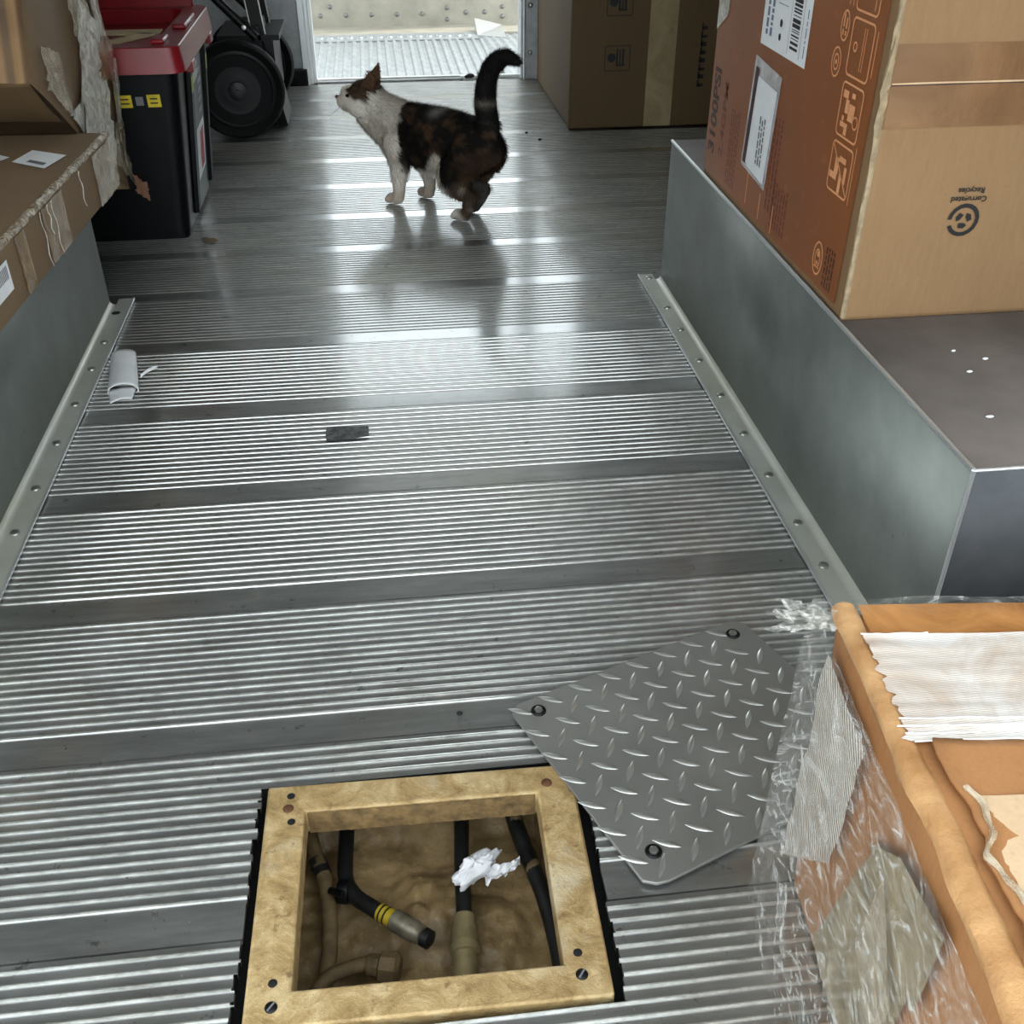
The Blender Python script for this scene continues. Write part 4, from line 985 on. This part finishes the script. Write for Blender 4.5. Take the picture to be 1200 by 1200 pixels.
# lid: rim, sunken deck, raised bars, latch tabs
lx0, lx1, ly0, ly1 = -0.925, -0.402, 2.392, 2.935
b = MB(); o1 = rrect(lx0, lx1, ly0, ly1, 0.03, 4); o2 = rrect(lx0+0.06, lx1-0.06, ly0+0.05, ly1-0.05, 0.03, 4); n = len(o1)
vs = [(x, y, 0.372) for x, y in o1]+[(x+0.006*(1 if x < -0.66 else -1), y+0.004*(1 if y < 2.66 else -1), 0.424) for x, y in o1]+[(x, y, 0.424) for x, y in o2]+[(x, y, 0.392) for x, y in o2]
b.add(vs, [(i*n+k, i*n+(k+1)%n, (i+1)*n+(k+1)%n, (i+1)*n+k) for i in range(3) for k in range(n)]); b.add(vs[3*n:], [tuple(range(n))])
ld = b.build('red_lid', M_red, to, bevel=0.002)
b = MB(); b.box(-0.448, -0.418, 2.60, 2.76, 0.423, 0.434); b.build('raised_bar', M_red, ld, bevel=0.004)
b = MB(); b.box(-0.468, -0.440, 2.43, 2.50, 0.423, 0.433); b.build('raised_bar', M_red, ld, bevel=0.004)
b = MB(); b.box(lx0+0.04, lx1-0.04, ly1-0.02, ly1, 0.42, 0.47); b.build('back_ridge', M_red, ld, bevel=0.004)
for y in (2.50, 2.83): b = MB(); b.box(-0.416, -0.400, y, y+0.05, 0.352, 0.374); b.build('latch_tab', M_red, ld, bevel=0.002)
b = MB(); b.hexa([(-0.70, 2.50, 0.393), (-0.66, 2.49, 0.393), (-0.50, 2.72, 0.393), (-0.54, 2.74, 0.393), (-0.70, 2.50, 0.396), (-0.66, 2.49, 0.396), (-0.50, 2.72, 0.396), (-0.54, 2.74, 0.396)]); b.box(-0.84, -0.50, 2.72, 2.78, 0.393, 0.396)
tag(b.build('cardboard_scrap', M_cardpale, None), 'pale cardboard scraps lying in the recess of red tote lid', 'cardboard')

# ---------------------------------------------------------------- hand truck
ht = thing('hand_truck', (-0.4, 3.5, 0), 'black hand truck with two large rubber wheels parked behind the tote', 'hand truck')
def wheel(cx, cy, rr, dy):
    c = Vector((cx, cy, rr+0.001)); b = MB(); w = 0.030
    b.lathe([(rr*0.80, -w*0.62), (rr*0.93, -w), (rr*0.985, -w*0.7), (rr, -w*0.3), (rr, w*0.3), (rr*0.985, w*0.7), (rr*0.93, w), (rr*0.80, w*0.62)], c, (0.10, -1, 0), 40)
    t_ = b.build('wheel', M_rubber, ht)
    b = MB(); b.lathe([(rr*0.80, -w*0.5), (rr*0.80, w*0.62), (rr*0.74, w*0.70), (rr*0.66, w*0.5), (rr*0.30, w*0.75), (rr*0.26, w*0.75)], c, (0.10, -1, 0), 36); b.build('wheel_rim', M_blackmetal, t_)
    b = MB(); b.lathe([(rr*0.20, w*0.7), (rr*0.19, w*1.05), (rr*0.12, w*1.15), (rr*0.05, w*1.16), (rr*0.045, w*1.3), (0.001, w*1.3)], c, (0.10, -1, 0), 20); b.build('wheel_hub', plain('grey_hub', col(30,30,32), 0.45, 0.3), t_)
wheel(-0.413, 3.325, 0.137, 0); wheel(-0.405, 3.70, 0.137, 0)
b = MB(); b.tube([(-0.413, 3.33, 0.138), (-0.405, 3.70, 0.138)], 0.011, 12); b.build('axle', M_blackmetal, ht)
for y in (3.41, 3.60):
    b = MB(); b.x = Matrix.Translation((-0.315, y, 0.04)) @ Matrix.Rotation(-0.10, 4, 'Y'); b.box(-0.02, 0.018, -0.014, 0.014, 0, 1.15); b.build('rail', M_blackmetal, ht, bevel=0.002)
    b = MB(); b.x = Matrix.Translation((-0.315, y, 0.04)) @ Matrix.Rotation(-0.10, 4, 'Y'); b.box(0.0165, 0.0195, -0.0145, -0.012, 0.0, 1.15); b.box(-0.0215, -0.0185, -0.0145, -0.012, 0, 1.15); b.build('rail_glint', M_rivet, ht)  # bright strips stand in for light catching the rail edges
for z in (0.22, 0.62, 1.0):
    x = -0.315-0.10*(z-0.04); b = MB(); b.box(x-0.012, x+0.012, 3.41, 3.60, z, z+0.03); b.build('cross_bar', M_blackmetal, ht, bevel=0.002)
for y in (3.37, 3.64):
    b = MB(); b.tube([(-0.56, y, 0.52), (-0.46, y, 0.39), (-0.345, y, 0.27)], 0.013, 10); br = b.build('brace', M_blackmetal, ht)
    b = MB(); b.lathe([(0.007, 0), (0.006, 0.004), (0.001, 0.005)], (-0.375, y-0.013, 0.300), (0, -1, 0), 10); b.build('bolt', M_bright, br)
b = MB(); b.box(-0.46, -0.28, 3.38, 3.64, 0.26, 0.275); b.hexa([(-0.42, 3.39, 0.13), (-0.30, 3.39, 0.10), (-0.30, 3.63, 0.10), (-0.42, 3.63, 0.13), (-0.46, 3.39, 0.27), (-0.30, 3.39, 0.27), (-0.30, 3.63, 0.27), (-0.46, 3.63, 0.27)]); b.build('axle_bracket', M_blackmetal, ht)
b = MB(); b.hexa([(-0.315, 3.38, 0.012), (-0.285, 3.40, 0.012), (-0.285, 3.60, 0.012), (-0.315, 3.62, 0.012), (-0.345, 3.38, 0.30), (-0.335, 3.38, 0.30), (-0.335, 3.62, 0.30), (-0.345, 3.62, 0.30)]); b.build('toe_plate', M_blackmetal, ht)

# ---------------------------------------------------------------- small things on the floor
def paper(u, v):
    # folded-over strip: one long sheet rolled back on itself, open towards the camera
    L = u; cx = -0.5+0.0; t_ = v
    far_ = Vector((-0.499, 1.822, 0)); near = Vector((-0.472, 1.668, 0)); wdir = Vector((0.98, 0.10, 0))
    c = far_.lerp(near, L); ang = -0.35+t_*(PI+0.9)+0.12*math.sin(L*5)
    rx = 0.022+0.004*L; rz = 0.010+0.006*L
    return (c+wdir*(-math.cos(ang)*rx)+Vector((0, 0, 0.004+max(0.0, rz*math.sin(ang)+0.001)))).to_tuple()
b = MB(); b.grid(paper, 14, 18)
pa = bpy.data.objects.new('paper_scrap', None); COL.objects.link(pa); pa.location = (-0.485, 1.74, 0); WL[pa.name] = Vector((-0.485, 1.74, 0))
tag(pa, 'folded white paper scrap lying on ribbed floor near left flange', 'paper')
b.build('folded_sheet', M_white, pa, solid=0.0008)
def flap_(u, v):
    p = Vector((-0.499, 1.675, 0)).lerp(Vector((-0.487, 1.630, 0)), u); return (p+Vector((0.046-0.012*u, 0.012, 0))*v+Vector((0, 0, 0.0045+0.004*math.sin(v*PI)))).to_tuple()
b = MB(); b.grid(flap_, 6, 8); b.build('lower_flap', M_white, pa, solid=0.0006)
b = MB(); b.grid(lambda u, v: (-0.452+0.024*u, 1.72+0.035*u+0.006*v, 0.005+0.012*u*(1-u)+0.004*v), 8, 3); b.build('curled_strip', M_white, pa, solid=0.0006)
b = MB(); r = random.Random(2)
pts = [(-0.122, 1.504), (-0.10, 1.507), (-0.075, 1.503), (-0.055, 1.505), (-0.053, 1.488), (-0.055, 1.470), (-0.085, 1.464), (-0.105, 1.466), (-0.121, 1.463), (-0.123, 1.485)]
b.prism([(x, y, 0.0031) for x, y in pts], (0, 0, 0.0004)); tag(b.build('tape_residue', M_sticker, None), 'small dark rectangular patch of worn tape stuck on ribbed floor', 'tape')
b = MB(); b.grid(lambda u, v: (-0.428+0.030*u+0.006*math.sin(v*5), 2.405+0.030*v+0.006*math.sin(u*6), 0.0034+0.003*noise.noise((u*4, v*4, 2))**2+0.0015*u*v), 8, 8)
tag(b.build('dry_leaf', plain('dry_leaf_brown', col(110,92,62), 0.8), None), 'small dry brown leaf on floor in front of the tote', 'leaf')
for (x, y, s), lab in (((0.44, 3.26, 0.005), 'dark speck of grit on floor left of brown carton'), ((0.47, 3.18, 0.006), 'flat dark crumb on floor before the brown carton corner'), ((0.042, 0.838, 0.0035), 'tiny dark pebble on flat floor band left of tread plate')):
    b = MB(); b.ell((x, y, 0.004), (s, s*0.6, 0.003), 10, 5); tag(b.build('floor_crumb', M_gasket, None), lab, 'crumb')

# ================================================================== cat
ch = Vector((-0.730, 0.684, 0)); cr = Vector((0.684, 0.730, 0)); CO = Vector((0.204, 2.526, 0.0035))
def cw(s, t, z): return CO+ch*s+cr*t+Vector((0, 0, z))
cat = thing('cat', (0.15, 2.58, 0.0035), 'brown tabby and white cat standing on floor with raised tail', 'cat')
cb = MB()
def ball(s, t, z, r, sc=(1, 1, 1)):
    M = Matrix((ch, cr, Vector((0, 0, 1)))).transposed()
    cb.ell(cw(s, t, z), (r*sc[0], r*sc[1], r*sc[2]), 20, 14, M)
def limb(pts):                                      # tapered chain of overlapping spheres
    for i in range(len(pts)-1):
        a, b_ = pts[i], pts[i+1]; d = math.dist(a[:3], b_[:3]); n = max(2, int(d/0.006))
        for k in range(n+1):
            f = k/n; q = [a[j]+(b_[j]-a[j])*f for j in range(4)]; cb.ell(cw(*q[:3]), (q[3],)*3, 12, 8)
# trunk
TR = [(-0.040, 0.166, 0.050, 1.00), (-0.010, 0.162, 0.063, 1.04), (0.030, 0.160, 0.069, 1.08), (0.080, 0.158, 0.072, 1.10), (0.130, 0.161, 0.067, 1.12), (0.175, 0.168, 0.058, 1.18), (0.215, 0.166, 0.047, 1.20)]
for i in range(len(TR)-1):
    for k in range(7):
        f = k/6; q = [TR[i][j]+(TR[i+1][j]-TR[i][j])*f for j in range(4)]
        ball(q[0], 0, q[1], q[2], (1.0, 0.94, q[3]))
for k in range(9): f = k/8; ball(0.03+0.12*f, 0, 0.120+0.012*f, 0.046, (1.0, 0.85, 1.0))
ball(0.035, -0.005, 0.106, 0.034, (1.1, 1.0, 1.0))
# neck and ruff
limb([(0.205, 0, 0.185, 0.052), (0.25, -0.006, 0.200, 0.047), (0.285, -0.014, 0.218, 0.042), (0.315, -0.024, 0.232, 0.040)])
limb([(0.22, 0, 0.140, 0.045), (0.262, -0.008, 0.172, 0.040), (0.300, -0.02, 0.200, 0.034)])
# head: turned left, chin up
hd = (ch*0.846-cr*0.50+Vector((0, 0, 0.07))).normalized(); hs = hd.cross(Vector((0, 0, 1))).normalized(); hu = hs.cross(hd)
HC = cw(0.301, -0.022, 0.236); HS = 1.19
def hw(f, s, u): return HC+(hd*f+hs*s+hu*u)*HS
HM = Matrix((hd*HS, hs*HS, hu*HS)).transposed()
cb.ell(hw(0, 0, 0), (0.042, 0.041, 0.037), 20, 14, HM); cb.ell(hw(0.022, 0, -0.006), (0.034, 0.032, 0.028), 18, 12, HM)
cb.ell(hw(0.044, 0, -0.010), (0.019, 0.019, 0.0155), 16, 10, HM); cb.ell(hw(0.053, 0, -0.005), (0.010, 0.010, 0.008), 12, 8, HM); cb.ell(hw(0.042, 0, -0.020), (0.014, 0.013, 0.010), 12, 8, HM)
cb.ell(hw(0.034, 0, 0.010), (0.022, 0.013, 0.012), 12, 8, HM)
for s in (-1, 1):
    cb.ell(hw(0.010, 0.024*s, -0.014), (0.026, 0.018, 0.020), 14, 10, HM); cb.ell(hw(0.036, 0.008*s, -0.012), (0.014, 0.010, 0.010), 12, 8, HM)
    # ear: thin pointed shell
    e0 = hw(-0.004, 0.020*s, 0.020); tip = hw(-0.018, 0.038*s, 0.064)
    for k in range(13):
        f = k/12; w = 0.025*(1-f)**0.85+0.0018; c = e0.lerp(tip, f)
        cb.ell(c, (w*0.75, w*0.62, 0.0045), 12, 6, HM)
# legs  (s, t, z, r)
limb([(0.200, -0.034, 0.145, 0.036), (0.188, -0.040, 0.105, 0.027), (0.192, -0.041, 0.065, 0.019), (0.195, -0.041, 0.030, 0.0155), (0.200, -0.041, 0.016, 0.0165)])
limb([(0.198, -0.041, 0.013, 0.0135), (0.222, -0.044, 0.011, 0.0125)])
for dt in (-0.009, -0.003, 0.003, 0.009): cb.ell(cw(0.228, -0.043+dt, 0.008), (0.007, 0.007, 0.008), 10, 6)
limb([(0.190, 0.032, 0.145, 0.036), (0.168, 0.038, 0.105, 0.027), (0.166, 0.040, 0.065, 0.019), (0.163, 0.041, 0.030, 0.0155), (0.168, 0.041, 0.016, 0.0160)])
limb([(0.165, 0.041, 0.013, 0.0135), (0.190, 0.040, 0.011, 0.0125)])
limb([(-0.018, -0.032, 0.150, 0.050), (0.012, -0.042, 0.112, 0.042), (0.028, -0.045, 0.092, 0.030), (0.000, -0.044, 0.072, 0.023), (-0.034, -0.042, 0.058, 0.0165), (-0.028, -0.042, 0.032, 0.0140), (-0.016, -0.042, 0.014, 0.0150)])
limb([(-0.018, -0.042, 0.013, 0.0135), (0.008, -0.043, 0.011, 0.0130)])
for dt in (-0.009, -0.003, 0.003, 0.009): cb.ell(cw(0.015, -0.043+dt, 0.008), (0.007, 0.007, 0.008), 10, 6)
limb([(-0.025, 0.030, 0.150, 0.050), (0.005, 0.038, 0.110, 0.042), (0.022, 0.036, 0.090, 0.030), (0.005, 0.034, 0.070, 0.023), (-0.020, 0.030, 0.056, 0.0165), (-0.008, 0.026, 0.030, 0.0140), (0.006, 0.024, 0.014, 0.0150)])
limb([(0.004, 0.024, 0.013, 0.0135), (0.030, 0.022, 0.011, 0.0130)])
# tail
tl = spline([(-0.035, 0, 0.190), (-0.055, 0, 0.222), (-0.050, 0, 0.272), (-0.057, 0, 0.320), (-0.078, 0, 0.356), (-0.108, 0, 0.374), (-0.140, 0, 0.367)], 10)
for i, p in enumerate(tl):
    f = i/(len(tl)-1); cb.ell(cw(*p), (0.028*(1-f)**0.55*0.80+0.0075,)*3, 12, 8)
me = bpy.data.meshes.new('cat_body'); me.from_pydata([p-WL[cat.name] for p in cb.v], [], cb.f)
tmp = bpy.data.objects.new('body', me); COL.objects.link(tmp)
m = tmp.modifiers.new('r', 'REMESH'); m.mode = 'VOXEL'; m.voxel_size = 0.0034; m.use_smooth_shade = True
m = tmp.modifiers.new('s', 'SMOOTH'); m.factor = 0.5; m.iterations = 7
dg = bpy.context.evaluated_depsgraph_get(); me2 = bpy.data.meshes.new_from_object(tmp.evaluated_get(dg)); bpy.data.objects.remove(tmp)
me2.name = 'body'
def lin(*c): return col(*c)[:3]
WHT, DRK, TAB, ORG, TAIL, EAR = lin(224,214,202), lin(19,15,13), lin(88,66,46), lin(92,58,34), lin(13,11,11), lin(120,84,66)
def mixc(a, b_, f): return tuple(x+(y-x)*f for x, y in zip(a, b_))
def ss(x, a, b_): t_ = max(0, min(1, (x-a)/(b_-a))); return t_*t_*(3-2*t_)
def fur_col(P):
    d = P-CO; s, t_, z = d.dot(ch), d.dot(cr), d.z
    n1 = noise.noise(P*28); n2 = noise.noise(P*70); n3 = noise.noise(Vector((s*30+z*14, t_*24, z*26-s*8)))*0.8+0.5*n2
    h = (P-HC)/HS; hf, hss, hh = h.dot(hd), h.dot(hs), h.dot(hu)
    # tail
    if z > 0.215 and s < -0.015:
        c = TAIL
        ring = math.exp(-((z-0.268)/0.008)**2); c = mixc(c, lin(120,112,98), 0.75*ring)
        if z < 0.25: c = mixc(DRK, c, ss(z, 0.215, 0.25))
        return mixc(c, lin(52,44,36), max(0, n3)*0.5)
    # head
    if (s > 0.27 and z > 0.19 or s > 0.235 and z > 0.262) and h.length < 0.09:
        if hh > 0.030 and abs(hss) > 0.012 and hf < 0.004: return mixc(TAB, EAR, 0.25+0.3*max(0, n2))
        line = 0.004+0.012*ss(hf, 0.02, 0.05)+0.004*n2-0.010*ss(-hf, 0.012, 0.035)
        if hf > 0.030 and abs(hss) < 0.009: line += 0.03
        k = ss(hh, line-0.004, line+0.004)
        if hf < -0.030: k *= ss(hh, 0.0, 0.012)
        c = mixc(WHT, mixc(TAB, DRK, 0.35+0.45*max(0, n1+n3)), k)
        return c
    edge = 0.176+0.012*n1+0.006*n2+0.02*ss(z, 0.2, 0.235)
    dark = ss(edge-s, -0.004, 0.005)
    if t_ > 0.03: dark = ss(edge-0.01-s, -0.004, 0.005)
    # lower boundary
    if s > 0.11: lowb = 0.098+0.02*n1
    elif s > 0.030: lowb = 0.118+0.024*math.sin((s-0.03)*50)*1.0+0.010*n1+0.012*ss(0.07-s, 0, 0.03)
    else: lowb = 0.082+0.012*n1
    dark *= ss(z, lowb-0.004, lowb+0.005)
    base = mixc(DRK, TAB, min(1, max(0, n3*1.9+0.25*n2)*0.8))
    if s < 0.0: base = mixc(base, ORG, 0.5*math.exp(-((z-0.138)/0.03)**2)*ss(-s, 0.0, 0.06)*(0.7+0.6*n1))
    wsp = math.exp(-(((s-0.085)/0.018)**2+((z-0.238)/0.012)**2)); base = mixc(base, WHT, 0.55*wsp)
    c = mixc(WHT, base, dark)
    if s < 0.06 and z < 0.09:                     # lower hind legs: white with brown smudges
        if t_ > 0.0: c = mixc(c, DRK, 0.93)
        else: c = mixc(WHT, lin(70,54,42), min(1, max(0, 0.75+1.2*n1)+ss(z, 0.05, 0.085)*0.5)*ss(-s, -0.045, 0.0))
        c = mixc(c, lin(36,28,24), ss(0.016-z, 0.0, 0.012)*0.5)
    if s > 0.12 and z < 0.05: c = mixc(c, lin(170,142,116), 0.5*ss(0.05-z, 0, 0.03))
    if z < 0.11 and t_ > 0.015 and s > 0.1: c = mixc(c, lin(90,74,60), 0.3)  # far foreleg: its shade is tinted into the fur
    return c
off = WL[cat.name]
ca = me2.color_attributes.new('fur_colour', 'FLOAT_COLOR', 'POINT')
cols = [fur_col(v.co+off) for v in me2.vertices]
buf = []
for c in cols: buf += [c[0], c[1], c[2], 1.0]
ca.data.foreach_set('color', buf)
def furmat(name):
    t = NT(name); t.set(Roughness=0.75, Specular_IOR_Level=0.25)
    a = t.n.new('ShaderNodeVertexColor'); a.layer_name = 'fur_colour'
    n_ = t.noise(90, 4, 0.6); t.color(t.mix(0.22, a.outputs[0], t.mix(n_, a.outputs[0], (0.02, 0.015, 0.012, 1)))); t.bump(n_, 0.3, 0.002); return t.m
M_fur = furmat('cat_fur'); me2.materials.clear(); me2.materials.append(M_fur)
for p_ in me2.polygons: p_.use_smooth = True
body = bpy.data.objects.new('body', me2); COL.objects.link(body); body.parent = cat; WL[body.name] = off
# short hair blades over the body
rr_ = random.Random(12); vs, fs, hc = [], [], []
verts = me2.vertices; polys = me2.polygons
areas = [p_.area for p_ in polys]; tot = sum(areas); N = 42000
for p_ in polys:
    k = p_.area/tot*N; k = int(k)+(1 if rr_.random() < k-int(k) else 0)
    for _ in range(k):
        ids = list(p_.vertices); w = [rr_.random() for _ in ids]; sw = sum(w); w = [x/sw for x in w]
        pos = Vector(); cc = [0, 0, 0]
        for i, ww in zip(ids, w):
            pos += verts[i].co*ww
            for q in range(3): cc[q] += cols[i][q]*ww
        nrm = p_.normal; P = pos+off; d = P-CO; z = d.z; s = d.dot(ch)
        L = 0.016
        if z < 0.06: L = 0.0045
        elif s > 0.28 and z > 0.19: L = 0.007
        elif s < -0.02 and z > 0.23: L = 0.012
        flow = -ch*0.9+Vector((0, 0, -0.55))
        if s > 0.27 and z > 0.19: flow = -hd+Vector((0, 0, -0.2))
        elif z < 0.1: flow = Vector((0, 0, -1))
        elif s < -0.02 and z > 0.23: flow = Vector((0, 0, 1.0)) if z < 0.34 else -ch
        flow = flow-nrm*flow.dot(nrm)
        if flow.length < 0.01: flow = nrm.orthogonal()
        dr = (flow.normalized()*0.85+nrm*0.45+Vector((rr_.uniform(-1, 1), rr_.uniform(-1, 1), rr_.uniform(-1, 1)))*0.28).normalized()
        side = dr.cross(nrm).normalized()*0.0010; L *= rr_.uniform(0.6, 1.25)
        k0 = len(vs); vs += [pos-side-nrm*0.001, pos+side-nrm*0.001, pos+dr*L]; fs.append((k0, k0+1, k0+2))
        f = rr_.uniform(0.6, 1.4); hc += [cc[0]*f, cc[1]*f, cc[2]*f, 1.0]*3
mf = bpy.data.meshes.new('fur'); mf.from_pydata(vs, [], fs); fa_ = mf.color_attributes.new('fur_colour', 'FLOAT_COLOR', 'POINT'); fa_.data.foreach_set('color', hc)
mf.materials.append(M_fur)
fo = bpy.data.objects.new('fur', mf); COL.objects.link(fo); fo.parent = body; fo['kind'] = 'stuff'; WL[fo.name] = off
# face
for s in (-1, 1):
    b = MB(); b.ell(hw(0.031, 0.0225*s, 0.007), (0.0085, 0.0055, 0.0048), 12, 8, HM); b.build('eye', plain('dark_eye', col(20,16,10), 0.08), cat)
b = MB(); b.ell(hw(0.0625, 0, -0.002), (0.004, 0.0055, 0.004), 12, 8, HM); b.build('nose', plain('dark_pink_nose', col(96,60,56), 0.4), cat)
b = MB()
for s in (-1, 1):
    for k in range(4):
        a = hw(0.046, 0.013*s, -0.010-0.002*k); c = hw(0.045+0.012*(k-1), 0.060*s, -0.004-0.010*k); b.tube([a, a.lerp(c, 0.5)+hu*0.003, c], [0.0005, 0.0004, 0.0002], 4)
b.build('whiskers', M_white, cat)['kind'] = 'stuff'
